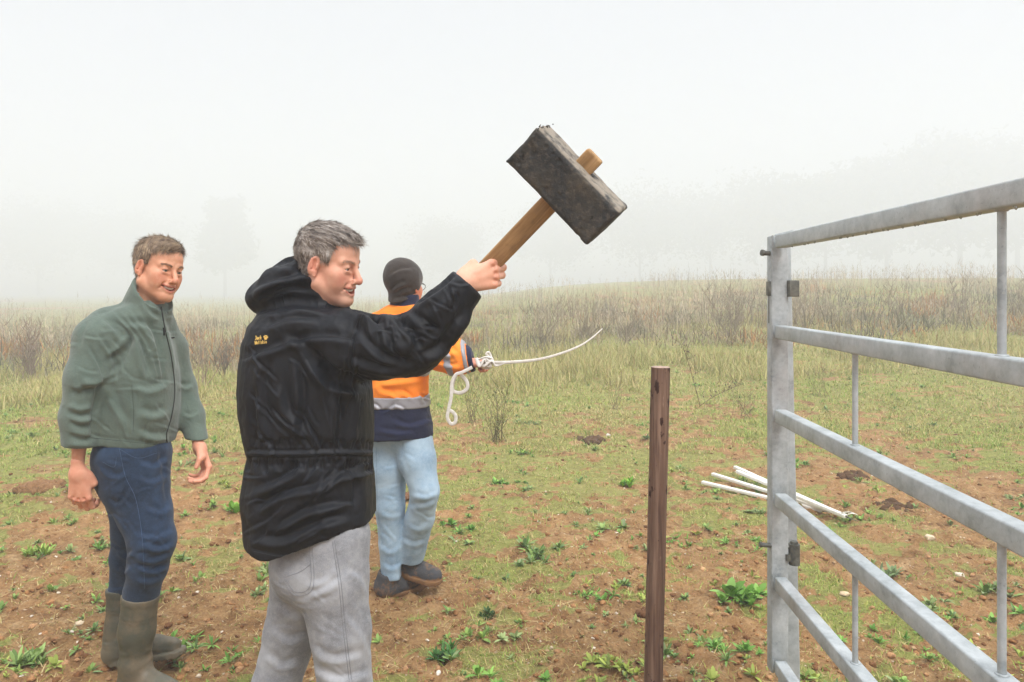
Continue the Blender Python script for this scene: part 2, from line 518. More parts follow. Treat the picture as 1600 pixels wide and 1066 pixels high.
def plant(px, py, wpx, label, nl=26, cols=WEEDG, wr=.3, lean=(.15, 1.2), kind='weed_plant', cat='plant'):
    g = gpt(px, py); r = np.random.default_rng(int(px * 7 + py))
    L = wpx / 2 / F * g.y * 1.15
    parts, C, o_ = [], [], 0
    for k in range(7):
        L_ = L * (.75 - .35 * r.random())
        v_, t_, c_ = rosette(g.x + r.normal(0, L * .30), g.y + r.normal(0, L * .25), r, nl // 4 + 3, L_, L_ * wr, cols, lean[0], lean[1])
        parts.append((v_, t_)); C.append(c_)
    V, T = merge_np(parts)
    o = link(kind, np_mesh(kind, V, T, True, np.concatenate(C)), None, LEAF)
    o.data.transform(Matrix.Translation((-g.x, -g.y, -g.z))); o.location = g
    tag(o, label, cat)
plant(1165, 945, 88, 'large leafy green weed growing just left of the gate post', 46, ['6c9a3c', '80ad4c', '5a8434', '93bb63'], .42)
plant(697, 1030, 74, 'dark green feathery weed in the soil at the bottom edge right of the grey jeans', 60, ['3f6a33', '4d7c3c', '5a8a48'], .14)
plant(978, 760, 44, 'bright green tuft of weed left of the brown stake in the grass', 36, ['76a832', '8bbb40', '6a9a2e'], .2, (.1, .9))
plant(765, 960, 40, 'small dark green weed alone on bare orange soil behind the feathery weed', 24, ['3f5a30', '4d6a38'], .25)
plant(830, 870, 70, 'wide low patch of light green weeds in the middle of the bare soil', 34, WEEDG, .25)
plant(1385, 905, 66, 'pale grey green weed seen between the lower gate rails', 30, ['7f9468', '93a57c', '6d8256'], .22)
plant(1560, 930, 60, 'bright green weed at the right edge behind the gate rails', 30, WEEDG, .28)
plant(60, 870, 60, 'light green upright weed in the soil at the left edge of the field', 30, ['86a24a', '9ab55a'], .2, (.1, .9))
plant(370, 800, 60, 'green leafy weed between the two men in dark jackets', 30, ['6f9f35', '85b045'], .32)
plant(135, 780, 56, 'green weed beside the lowered hand of the man in the green fleece', 30, ['6f9a45', '85ac58'], .3)
plant(50, 1035, 80, 'sprawling pale green weed in the bottom left corner', 40, ['7f9a55', '93ac66', '6a8546'], .22)

# ------------------------------------------------------------ tall dry weeds of the fog-bound verge
def stalks(x, y, h, r, cols, wbase, twigs=4):
    """stems with side twigs, each a thin strip crossed by seed heads"""
    n = len(x); z = ground_z(x, y, False) - .02
    ang = r.random(n) * 6.283
    C = pick(cols, r, n, .22)
    VS, TS, CS, off = [], [], [], 0
    v_, t_, c_ = blades(x, y, z, ang, np.abs(r.normal(0, .16, n)), h, wbase * (.7 + .6 * r.random(n)), C, bend=.12, seg=3)
    VS.append(v_); TS.append(t_); CS.append(c_); off = len(v_)
    k = twigs
    X = np.repeat(x, k); Y = np.repeat(y, k); A = r.random(n * k) * 6.283
    hh = np.repeat(h, k) * (.15 + .8 * r.random(n * k))
    v_, t_, c_ = blades(X, Y, np.repeat(z, k) + hh, A, .35 + .75 * r.random(n * k), np.repeat(h, k) * (.10 + .22 * r.random(n * k)),
                        wbase * .75 * np.ones(n * k), np.repeat(C, k, 0) * .95, bend=.05, seg=2)
    VS.append(v_); TS.append(t_ + off); CS.append(c_)
    return np.concatenate(VS), np.concatenate(TS), np.concatenate(CS)

r = np.random.default_rng(5)
n = 19000
px_ = r.random(n) * 2400 - 400
edge = np.interp(px_, [-400, 100, 350, 600, 850, 1200, 1600, 2000], [13.0, 14.0, 14.5, 14.5, 14.5, 15.5, 16.5, 17])
dep = edge + 1.6 * fbm(np.stack([px_ * .013, px_ * 0, px_ * 0], -1), 3, 8) + 34 * r.random(n) ** 2.1 + fbm(np.stack([px_ * .01, px_ * 0, px_ * 0], -1), 2, 4) * 1.5
x = (px_ - 800) / F * dep
cl = fbm(np.stack([x * .5, dep * .4, x * 0], -1), 3, 14)
hgt = .74 * np.clip(.55 + cl * .55 + np.abs(r.normal(0, .22, n)) * (r.random(n) < .5), .15, 1.5) * np.interp(dep - edge, [0, 2, 5, 12, 34], [.45, .8, 1.05, 1.2, 1.3])
keep = (r.random(n) < sstep(-.45, .15, cl) * .9 + .1)
x, dep, hgt = x[keep], dep[keep], hgt[keep]
COLS = ['b8aa90', 'c6b89e', 'a4967e', 'c8b69a', 'ae9270', 'bcb08e', '988c74', 'ccb492', 'aa907a']
v_, t_, c_ = stalks(x, dep, hgt, r, COLS, .016, 6)
dk = sstep(-.1, .5, fbm(np.stack([v_[:, 0] * .9, v_[:, 1] * .35, v_[:, 0] * 0], -1), 3, 55))[:, None]
c_ = c_ * (1 - .38 * dk) * (np.array([1, .98, .95]) ** (dk * 2))
o = link('dry_weeds', np_mesh('dry_weeds', v_, t_, True, c_), None, DRY)
tag(o, 'belt of tall dry brown weeds and stalks fading into the fog', 'dry weeds', kind='stuff')

# low scrub between the stalks
rs = np.random.default_rng(91); VS, TS, CS, off = [], [], [], 0
for i in range(330):
    p_ = rs.uniform(-350, 1950); e0 = float(np.interp(p_, [-400, 100, 350, 600, 850, 1200, 1600, 2000], [13.0, 14.0, 14.5, 14.5, 14.5, 15.5, 16.5, 17]))
    d_ = e0 + rs.uniform(-1.5, 1) + 16 * rs.random() ** 2; x_ = (p_ - 800) / F * d_; n = int(rs.integers(50, 130)); sp_ = rs.uniform(.15, .7); hh = rs.uniform(.2, .75)
    X = x_ + rs.normal(0, sp_, n); Y = d_ + rs.normal(0, sp_, n); zz = ground_z(X, Y, False) + rs.random(n) * hh * .4
    c0 = np.array([lin(['77705a', '8d7f62', '6c6a50', '9a8a5e', 'a8763e', '7f7a5a'][rs.integers(0, 6)])]) * (.8 + .4 * rs.random((n, 1)))
    v_, t_, c_ = blades(X, Y, zz, rs.random(n) * 6.283, rs.random(n) * 1.1, hh * (.3 + .6 * rs.random(n)), .02 * np.ones(n), c0, .3)
    VS.append(v_); TS.append(t_ + off); CS.append(c_); off += len(v_)
o = link('low_scrub', np_mesh('low_scrub', np.concatenate(VS), np.concatenate(TS), True, np.concatenate(CS)), None, DRY); tag(o, 'low brown scrub mixed among the tall dry weeds', 'scrub', kind='stuff')

# rank green-yellow grass at the foot of the verge
n = 26000
px_ = r.random(n) * 2400 - 400
edge = np.interp(px_, [-400, 100, 350, 600, 850, 1200, 1600, 2000], [13.0, 14.0, 14.5, 14.5, 14.5, 15.5, 16.5, 17])
dep = edge - 4.5 + 9 * r.random(n); x = (px_ - 800) / F * dep
cl = fbm(np.stack([x * .8, dep * .7, x * 0], -1), 3, 19)
k_ = (cl > -.2) | (r.random(n) < .25); x, dep, cl = x[k_], dep[k_], cl[k_]; n = len(x); q_ = 3
X = np.repeat(x, q_) + r.normal(0, .05, n * q_); Y = np.repeat(dep, q_) + r.normal(0, .05, n * q_)
Hh = np.repeat(.12 + .22 * np.clip(cl + .3, 0, 1), q_) * (.6 + .8 * r.random(n * q_))
v_, t_, c_ = blades(X, Y, ground_z(X, Y, False) - .01, r.random(n * q_) * 6.283, r.random(n * q_) * .9, Hh, .012 * np.ones(n * q_), pick(['b5ad6c', 'a3a35c', 'c2b47c', '96984f', 'b09c66'], r, n * q_), .4)
o = link('tall_grass', np_mesh('tall_grass', v_, t_, True, c_), None, LEAF); tag(o, 'yellowish rank grass growing along the foot of the dry weeds', 'grass', kind='stuff')

def shrub(px, py_base, py_top, wpx, label, Y=None, nst=26, cols=COLS, kind='dry_shrub', sub=12, wst=.012, leaves=0, lcols=None):
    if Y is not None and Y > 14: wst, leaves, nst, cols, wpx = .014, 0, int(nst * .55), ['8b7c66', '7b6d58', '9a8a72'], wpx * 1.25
    g = gpt(px, py_base) if Y is None else None
    if g is None:
        X = (px - 800) / F * Y; g = Vector((X, Y, float(ground_z(np.array([X]), np.array([Y]))[0])))
    rr = np.random.default_rng(int(px * 3 + py_base))
    h = (py_base - py_top) / F * g.y; w = wpx / 2 / F * g.y
    parts, C = [], []
    for i in range(nst):
        a = rr.random() * 6.283; sp = rr.random() ** .7
        tip = Vector((math.cos(a) * w * sp, math.sin(a) * w * sp, h * (1 - .6 * rr.random() ** 1.5)))
        mid_ = Vector((tip.x * (.3 + .5 * rr.random()), tip.y * .5, tip.z * (.35 + .25 * rr.random()))) + Vector(rr.normal(0, h * .04, 3))
        pts = bez([Vector((rr.normal(0, .02 + w * .12), rr.normal(0, .02 + w * .12), -.02)), mid_, tip], 4)
        v_, f_ = tube_np(pts, [wst * (1 - .75 * k / (len(pts) - 1)) * .5 for k in range(len(pts))], 4)
        parts.append((v_, f_)); C.append(np.repeat(pick(cols, rr, 1), len(v_), 0))
        for j in range(sub):
            q = pts[rr.integers(3, len(pts))]; L = h * (.08 + .18 * rr.random()); aa = rr.random() * 6.283
            e = q + Vector((math.cos(aa) * L * .6, math.sin(aa) * L * .6, L * .8))
            v_, f_ = tube_np([q, (q + e) / 2 + Vector(rr.normal(0, L * .06, 3)), e], [wst * .3, wst * .22, wst * .12], 3)
            parts.append((v_, f_)); C.append(np.repeat(pick(cols, rr, 1), len(v_), 0))
            for q_ in range(leaves):
                c0 = q.lerp(e, rr.random()); s_ = h * .02 * (.6 + rr.random())
                d1 = Vector(rr.normal(0, 1, 3)).normalized() * s_; d2 = Vector(rr.normal(0, 1, 3)).normalized() * s_ * .6
                V4 = np.array([tuple(c0 - d1), tuple(c0 - d2), tuple(c0 + d1), tuple(c0 + d2)])
                parts.append((V4, np.array([[0, 1, 2, 3]]))); C.append(np.repeat(pick(lcols or cols, rr, 1), 4, 0))
    V, Q = merge_np(parts)
    o = link(kind, np_mesh(kind, V, Q, True, np.concatenate(C)), None, DRY); o.location = g
    tag(o, label, 'shrub')
    return o
BR = ['6b5a48', '7d6b56', '5d5040', '8b7760']
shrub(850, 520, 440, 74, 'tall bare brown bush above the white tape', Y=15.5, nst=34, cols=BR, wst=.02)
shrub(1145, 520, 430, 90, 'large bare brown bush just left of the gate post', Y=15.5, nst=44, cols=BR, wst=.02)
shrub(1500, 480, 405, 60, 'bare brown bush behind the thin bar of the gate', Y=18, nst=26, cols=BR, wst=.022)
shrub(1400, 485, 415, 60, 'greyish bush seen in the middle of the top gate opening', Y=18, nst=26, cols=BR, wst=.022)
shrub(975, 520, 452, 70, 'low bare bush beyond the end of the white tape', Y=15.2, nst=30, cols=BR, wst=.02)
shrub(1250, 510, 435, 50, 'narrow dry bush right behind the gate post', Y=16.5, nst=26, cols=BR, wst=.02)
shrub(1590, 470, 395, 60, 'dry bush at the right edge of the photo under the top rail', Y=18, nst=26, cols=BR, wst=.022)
shrub(290, 590, 492, 70, 'thin branching dry weed right behind the man in the green fleece', Y=10.5, nst=9, cols=['8d7762', '9a846e'], wst=.013, sub=6)
shrub(320, 585, 498, 60, 'dry forked weed between the two men', Y=11.0, nst=8, cols=['8d7762', '9a846e'], wst=.013, sub=6)
shrub(350, 555, 505, 40, 'clump of dry stalks left of the black hood', Y=12.5, nst=14, cols=BR, wst=.014)
shrub(45, 590, 500, 70, 'tall dry weed clump at the left edge of the field', Y=12.5, nst=22, cols=['8a7664', '9a8674'], wst=.014)
shrub(775, 690, 590, 80, 'small half bare bush below the white tape with few green leaves', nst=16, cols=['6e5f44', '7e7048', '5f5a3a'], wst=.007, leaves=2, lcols=['7d8646', '8d8a50'], sub=6)
shrub(740, 660, 600, 50, 'little twiggy bush beside the hanging tape loop', nst=10, cols=['6e5f44', '7e7048'], wst=.006, leaves=1, lcols=['7d8646'], sub=5)
shrub(1165, 655, 590, 70, 'faint twiggy weed leaning toward the gate post', nst=10, cols=['7a6a50', '8b7a5c'], wst=.006, sub=6)
shrub(960, 640, 575, 44, 'small dry sprig in the grass left of the brown stake', nst=8, cols=['7a6a50', '8b7a5c'], wst=.005, sub=4)
shrub(1280, 620, 545, 50, 'dry tuft behind the gate between second and third rail', nst=12, cols=['7a6f50', '8b8a5c'], wst=.005, sub=5)

def twig(pts_px, Y, label, rad=.004):
    pts = bez([P(a, b, Y) for a, b in pts_px], 8)
    rr = np.random.default_rng(int(pts_px[0][0]))
    parts = [tube_np(pts, [rad * (1 - .6 * k / len(pts)) for k in range(len(pts))], 5)]
    for j in range(22):
        q = pts[rr.integers(3, len(pts))]; L = .05 + .08 * rr.random()
        e = q + Vector((rr.normal(0, L * .6), rr.normal(0, L * .4), L * (.3 + .5 * rr.random())))
        parts.append(tube_np([q, (q + e) / 2, e], [rad * .5, rad * .4, rad * .2], 4))
        s_ = .012
        parts.append(tube_np([e, e + Vector((0, 0, s_)), e + Vector((0, 0, 2 * s_))], [rad * .4, rad * 1.8, rad * .3], 4))
    V, Q = merge_np(parts); base = pts[0]
    C = np.repeat(np.array([lin('6f5c48')]), len(V), 0)
    o = link('dry_stalk', np_mesh('dry_stalk', V - np.array(base), Q, True, C), None, DRY); o.location = base
    tag(o, label, 'weed')
twig([(1094, 634), (1085, 600), (1075, 565), (1068, 545), (1058, 532)], 8.6, 'tall dark dry stalk bent over to the left behind the brown stake')
twig([(1094, 634), (1115, 620), (1140, 608), (1160, 600)], 8.55, 'low dry stalk leaning right toward the gate post')

# faint trees on the slope, deep in the fog
def tree(px, Y, h, w, label, seed):
    X = (px - 800) / F * Y; gz0 = float(base_z(np.array([X]), np.array([Y]))[0])
    g = Vector((X, Y, gz0)); rr = np.random.default_rng(seed)
    root = empty('tree', g, label, 'tree')
    parts = [tube_np([(0, 0, -.3), (rr.normal(0, .1), 0, h * .4), (rr.normal(0, .3), 0, h * .9)], [h * .022, h * .015, h * .004], 8)]
    tips = []
    for i in range(30):
        t_ = .25 + .7 * rr.random(); a = rr.random() * 6.283
        p0 = Vector((0, 0, h * t_)); L = w * (.55 * (1.1 - t_) + .25) * (.5 + .5 * rr.random())
        p1 = p0 + Vector((math.cos(a) * L, math.sin(a) * L, L * (.5 + .4 * rr.random())))
        parts.append(tube_np([p0, (p0 + p1) / 2 + Vector((0, 0, L * .1)), p1], [h * .006, h * .004, h * .0015], 5))
        tips += [p1, (p0 + p1) / 2, p0.lerp(p1, .75)]
    V, Q = merge_np(parts)
    o = link('trunk', np_mesh('trunk', V, Q, True, np.repeat(np.array([lin('5a4f42')]), len(V), 0)), None, DRY); o.parent = root
    n = 9000
    ti = rr.integers(0, len(tips), n); c = np.array([tuple(q) for q in tips])[ti] + rr.normal(0, w * .11, (n, 3)) * np.array([1, 1, .9])
    s = h * .028 * (.5 + rr.random((n, 1)))
    d1 = rr.normal(0, 1, (n, 3)); d1 /= np.linalg.norm(d1, axis=1, keepdims=True); d2 = rr.normal(0, 1, (n, 3)); d2 /= np.linalg.norm(d2, axis=1, keepdims=True)
    V = np.stack([c - d1 * s, c - d2 * s * .6, c + d1 * s, c + d2 * s * .6], 1).reshape(-1, 3)
    Q = np.arange(n * 4).reshape(-1, 4)
    C = np.repeat(pick(['55583a', '62603f', '6e6342', '4a4f36'], rr, n), 4, 0)
    o = link('crown', np_mesh('crown', V, Q, True, C), None, LEAF); o.parent = root
TREES = [(352, 216, 27.0, 11.7, 'tall slim tree hardly visible in the fog above the gap between the men'),
         (60, 248, 23.3, 29.6, 'broad tree faint in the fog at the far left'), (200, 265, 22.3, 30.1, 'faint foggy tree behind the head of the man in green fleece'),
         (860, 235, 20.0, 22.8, 'faint tree in the fog right of the mallet handle'), (700, 243, 19.1, 22.5, 'faint foggy tree above the black beanie'),
         (1000, 210, 19.1, 29.8, 'faint rounded tree in the fog right of the mallet head'), (1110, 215, 21.6, 29.9, 'faint tree in the fog left of the gate post top'),
         (1200, 196, 22.6, 20.9, 'faint tree straight behind the top of the gate post'), (1290, 189, 25.3, 21.6, 'faint tree on the slope above the left half of the top rail'),
         (1385, 189, 27.2, 21.6, 'faint tree on the slope above the middle of the top rail'), (1500, 176, 31.2, 22.3, 'tallest faint tree on the slope, its top above the gate rail'),
         (1590, 176, 29.3, 20.9, 'faint tree in the fog at the right edge above the gate')]
for i, a in enumerate(TREES): tree(*a, 40 + i)

# ------------------------------------------------------------ stones and clods
def rock_np(r, s, flat=.6):
    import bmesh
    bm = bmesh.new(); bmesh.ops.create_icosphere(bm, subdivisions=2, radius=1)
    V = np.array([tuple(v.co) for v in bm.verts]); T = np.array([[v.index for v in f.verts] for f in bm.faces]); bm.free()
    o_ = r.random(3) * 50
    n = fbm(V * 1.6 + o_, 3, 3)[:, None]
    V = V * (1 + .42 * n) * np.array([s, s * (.6 + .5 * r.random()), s * flat])
    a = r.random() * 6.283; c, s_ = math.cos(a), math.sin(a)
    return V @ np.array([[c, s_, 0], [-s_, c, 0], [0, 0, 1]]), T
r = np.random.default_rng(31)
x, y, _ = view_scatter(2300, 2.2, 10, .8, 1.3, 23)
sm = soil_mask(x, y)
parts, C = [], []
protos = [rock_np(r, 1.0) for _ in range(12)]
STC = ['cbb89c', 'd8c9b2', 'b59a78', 'c2ab8c', 'a98a68', 'e0d6c6']
for i in range(len(x)):
    if sm[i] < .4 and r.random() < .85: continue
    s = .0035 + .008 * r.random() ** 2.5
    z0 = float(ground_z(x[i:i+1], y[i:i+1])[0])
    pv, pt = protos[r.integers(0, 12)]
    parts.append((pv * s + np.array([x[i], y[i], z0 + s * .1]), pt)); C.append(np.repeat(pick(STC, r, 1), len(pv), 0))
V, T = merge_np(parts)
t = NT('pebble'); v = t.coord(); t.set(t.mix(t.rampf(t.noise(v, 120, 4), .35, .65, 0, .4), t.attr('Col').outputs['Color'], lin('8d7358')), .8, t.bump(t.noise(v, 200, 4), .3, .003), 0, .3); PEB = t.m
o = link('gravel', np_mesh('gravel', V, T, True, np.concatenate(C)), None, PEB); tag(o, 'pale pebbles strewn over the brown soil', 'gravel', kind='stuff')
# crumbs of earth
x, y, _ = view_scatter(15000, 2.0, 9, .8, 1.3, 29); sm = soil_mask(x, y); parts, C = [], []
for i in range(len(x)):
    if sm[i] < .35: continue
    s = .004 + .017 * r.random() ** 3.5
    z0 = float(ground_z(x[i:i+1], y[i:i+1])[0]); pv, pt = protos[r.integers(0, 12)]
    parts.append((pv * s + np.array([x[i], y[i], z0 + s * .05]), pt)); C.append(np.repeat(pick(['a0744a', 'b28458', '7f5838', 'bd9268'], r, 1), len(pv), 0))
V, T = merge_np(parts)
t = NT('earth_crumb'); v = t.coord(); t.set(t.mix(t.rampf(t.noise(v, 90, 5), .3, .7, 0, .6), t.attr('Col').outputs['Color'], lin('573a26')), .95, t.bump(t.noise(v, 160, 5), .8, .006), 0, .2); CRUMB = t.m
o = link('soil_crumbs', np_mesh('soil_crumbs', V, T, True, np.concatenate(C)), None, CRUMB); tag(o, 'loose crumbs of brown earth over the turned soil', 'soil crumbs', kind='stuff')

def stone(px, py, wpx, label, c='d2bf9f'):
    g = gpt(px, py); s = wpx / 2 / F * g.y; rr = np.random.default_rng(int(px))
    V, T = rock_np(rr, s, .65)
    o = link('stone', np_mesh('stone', V, T, True, np.repeat(np.array([lin(c)]), len(V), 0)), None, PEB); o.location = g + Vector((0, 0, s * .2))
    tag(o, label, 'stone')
stone(126, 980, 12, 'round pale stone left of the olive rubber boots', 'dcc9aa')
stone(1098, 890, 10, 'orange tinted stone above the large leafy weed', 'cfa374')
stone(1320, 931, 14, 'pale tan stone behind the thin lower gate bar', 'dcc5a2')
stone(1452, 847, 14, 'pale stone in the gap under the third gate rail', 'e0cdb0')
stone(1500, 900, 15, 'flat whitish stone in the soil between two gate rails at the right', 'e4d8c4')
stone(685, 1058, 12, 'white stone at the bottom edge under the feathery weed', 'e8dfd0')
stone(950, 683, 10, 'white stone lying in the grass left of the brown stake', 'e6e2d8')
stone(1046, 1025, 10, 'small white stone at the foot right of the brown stake', 'e2d8c8')

def clod(px, py, wpx, n, label, c='4d3a2c'):
    n = n * 4
    g = gpt(px, py); s = wpx / 2 / F * g.y; rr = np.random.default_rng(int(px * 3))
    parts = []
    for k in range(n):
        pv, pt = rock_np(rr, s * (.09 + .13 * rr.random()), .75)
        parts.append((pv * 1.25 + np.array([rr.uniform(-1, 1) * s * .75 * (k / n) ** .5, rr.normal(0, s * .22), s * .14 * rr.random()]), pt))
    V, T = merge_np(parts); C = np.repeat(np.array([lin(c)]), len(V), 0)
    o = link('clod', np_mesh('clod', V, T, True, C), None, CRUMB); o.location = g
    tag(o, label, 'clod')
clod(1330, 748, 64, 12, 'dark heap of clods in the grass behind the third gate rail', '5a4431')
clod(1395, 792, 72, 14, 'wide dark heap of clods lying below the other heap behind the gate', '54412f')
clod(925, 690, 60, 10, 'dark earthy clods in the grass left of the brown stake', '5c4936')
clod(60, 775, 84, 34, 'big crumbly mound of brown earth at the left edge', '94704c')
clod(645, 780, 50, 10, 'heap of brown earth just beside the knee of the light jeans', '7f5d43')
clod(1018, 960, 54, 9, 'small brown clods beside the foot of the brown stake', '74533a')
# ------------------------------------------------------------ implicit surfaces
def V3(*a): return np.array(a, dtype=np.float32)
def smin(a, b, k):
    h = np.clip(0.5 + 0.5 * (b - a) / k, 0, 1); return b + (a - b) * h - k * h * (1 - h)
def smax(a, b, k): return -smin(-a, -b, k)
def cap(p, a, b, ra, rb=None):
    rb = ra if rb is None else rb
    a = np.asarray(a, dtype=np.float32); b = np.asarray(b, dtype=np.float32)
    ab = b - a; pa = p - a
    t_ = np.clip(pa @ ab / max(1e-9, float(ab @ ab)), 0, 1)
    q = pa - t_[:, None] * ab
    return np.sqrt((q * q).sum(1)) - (ra + (rb - ra) * t_)
def ell(p, c, r, rot=None):
    q = p - np.asarray(c, dtype=np.float32)
    if rot is not None: q = q @ np.asarray(rot, dtype=np.float32)
    r = np.asarray(r, dtype=np.float32)
    k0 = np.sqrt(((q / r) ** 2).sum(1)); k1 = np.sqrt(((q / (r * r)) ** 2).sum(1)) + 1e-9
    return k0 * (k0 - 1) / k1
def sph(p, c, r):
    q = p - np.asarray(c, dtype=np.float32); return np.sqrt((q * q).sum(1)) - r
def rotm(ax, deg):
    a = R(deg); c, s = math.cos(a), math.sin(a)
    return {'x': np.array([[1, 0, 0], [0, c, -s], [0, s, c]]), 'y': np.array([[c, 0, s], [0, 1, 0], [-s, 0, c]]),
            'z': np.array([[c, -s, 0], [s, c, 0], [0, 0, 1]])}[ax]
def chain(p, pts, k=0.02):
    """pts: list of (x,y,z,r)"""
    d = None
    for a, b in zip(pts[:-1], pts[1:]):
        e = cap(p, a[:3], b[:3], a[3], b[3]); d = e if d is None else smin(d, e, k)
    return d
def pc(px, py, Y, rpx):
    q = P(px, py, Y); return (q.x, q.y, q.z, rpx / F * Y)

def loft(p, rows, Y0, n=2.4, k=.02, capk=.03):
    """rows: (py, Lpx, Rpx, halfdepth[, dy]) silhouette rows at depth Y0"""
    rows = sorted(rows, key=lambda q: -q[0])
    z = np.array([H - (q[0] - HY) / F * Y0 for q in rows])
    xl = np.array([(q[1] - 800) / F * Y0 for q in rows]); xr = np.array([(q[2] - 800) / F * Y0 for q in rows])
    b = np.array([q[3] for q in rows]); dy = np.array([(q[4] if len(q) > 4 else 0) for q in rows])
    cx = (xl + xr) / 2; a = (xr - xl) / 2; m = cx / Y0
    a = np.sqrt(np.maximum(a * a - (m * b) ** 2, (a * .6) ** 2))
    pz = p[:, 2]
    A = np.interp(pz, z, a); B = np.interp(pz, z, b); CX = np.interp(pz, z, cx); DY = np.interp(pz, z, dy)
    q = (np.abs((p[:, 0] - CX) / A) ** n + np.abs((p[:, 1] - Y0 - DY) / B) ** n) ** (1 / n)
    d = (q - 1) * np.minimum(A, B) * .92
    d = smax(d, pz - z[-1], capk); return smax(d, z[0] - pz, capk)

def mesh_sdf(f, lo, hi, h, s=4, mg=1.7):
    lo = np.asarray(lo, dtype=np.float64); hi = np.asarray(hi, dtype=np.float64)
    nb = np.maximum(1, np.ceil((hi - lo) / (h * s))).astype(int)
    bi = np.indices(nb).reshape(3, -1).T
    cen = (lo + (bi + .5) * s * h).astype(np.float32)
    def ev(pts):
        out = np.empty(len(pts), dtype=np.float32)
        for i in range(0, len(pts), 150000): out[i:i + 150000] = f(pts[i:i + 150000])
        return out
    dc = ev(cen)
    act = np.abs(dc) < s * h * .87 * mg
    n = nb * s
    D = np.repeat(np.repeat(np.repeat(dc.reshape(nb), s, 0), s, 1), s, 2)
    ab = bi[act]
    li = np.indices((s, s, s)).reshape(3, -1).T
    gi = (ab[:, None, :] * s + li[None]).reshape(-1, 3)
    D[gi[:, 0], gi[:, 1], gi[:, 2]] = ev((lo + (gi + .5) * h).astype(np.float32))
    # surface nets
    S = D < 0
    nx_, ny_, nz_ = n
    c = [D[i:nx_ - 1 + i, j:ny_ - 1 + j, k:nz_ - 1 + k] for i in (0, 1) for j in (0, 1) for k in (0, 1)]
    cnt = sum((q < 0).astype(np.int8) for q in c)
    cells = np.argwhere((cnt > 0) & (cnt < 8))
    ci, cj, ck = cells.T
    cv = np.stack([q[ci, cj, ck] for q in c], 1)
    corners = [(i, j, k) for i in (0, 1) for j in (0, 1) for k in (0, 1)]
    acc = np.zeros((len(cells), 3)); num = np.zeros(len(cells))
    for a in range(8):
        for b in range(a + 1, 8):
            if sum(abs(corners[a][q] - corners[b][q]) for q in range(3)) != 1: continue
            va, vb = cv[:, a], cv[:, b]; m = (va < 0) != (vb < 0)
            t_ = np.where(m, va / np.where(m, va - vb, 1), 0)
            pt = np.array(corners[a])[None] + t_[:, None] * (np.array(corners[b]) - np.array(corners[a]))[None]
            acc[m] += pt[m]; num[m] += 1
    V = lo + (cells + acc / num[:, None] + .5) * h
    vid = -np.ones((nx_ - 1, ny_ - 1, nz_ - 1), dtype=np.int64); vid[ci, cj, ck] = np.arange(len(cells))
    Q = []
    for ax in range(3):
        sl0 = [slice(None)] * 3; sl1 = [slice(None)] * 3
        sl0[ax] = slice(0, -1); sl1[ax] = slice(1, None)
        d0, d1 = S[tuple(sl0)], S[tuple(sl1)]
        e = np.argwhere(d0 != d1)
        o1, o2 = [(1, 2), (2, 0), (0, 1)][ax]
        ok = (e[:, o1] > 0) & (e[:, o2] > 0) & (e[:, o1] < n[o1] - 1) & (e[:, o2] < n[o2] - 1) & (e[:, ax] < n[ax] - 1)
        e = e[ok]
        def at(da, db):
            q = e.copy(); q[:, o1] -= da; q[:, o2] -= db; return vid[q[:, 0], q[:, 1], q[:, 2]]
        quad = np.stack([at(1, 1), at(0, 1), at(0, 0), at(1, 0)], 1)
        flip = ~d0[e[:, 0], e[:, 1], e[:, 2]]
        quad[flip] = quad[flip][:, ::-1]
        Q.append(quad)
    Q = np.concatenate(Q); Q = Q[(Q >= 0).all(1)]
    return V, Q

def normals(V, Q):
    a, b, c, d = (V[Q[:, i]] for i in range(4))
    fn = np.cross(c - a, d - b); N = np.zeros_like(V)
    for i in range(4):
        for j in range(3): N[:, j] += np.bincount(Q[:, i], weights=fn[:, j], minlength=len(V))
    return N / (np.linalg.norm(N, axis=1, keepdims=True) + 1e-12)

def relax(V, Q, it=1, w=.5):
    for _ in range(it):
        S = np.zeros_like(V); n = np.zeros(len(V))
        for i in range(4):
            a, b = Q[:, i], Q[:, (i + 1) % 4]
            for j in range(3): S[:, j] += np.bincount(a, weights=V[b, j], minlength=len(V)) + np.bincount(b, weights=V[a, j], minlength=len(V))
            n += np.bincount(a, minlength=len(V)) + np.bincount(b, minlength=len(V))
        V = V * (1 - w) + w * S / np.maximum(n, 1)[:, None]
    return V

def to_px(V):
    return np.stack([800 + F * V[:, 0] / V[:, 1], HY - F * (V[:, 2] - H) / V[:, 1]], 1)

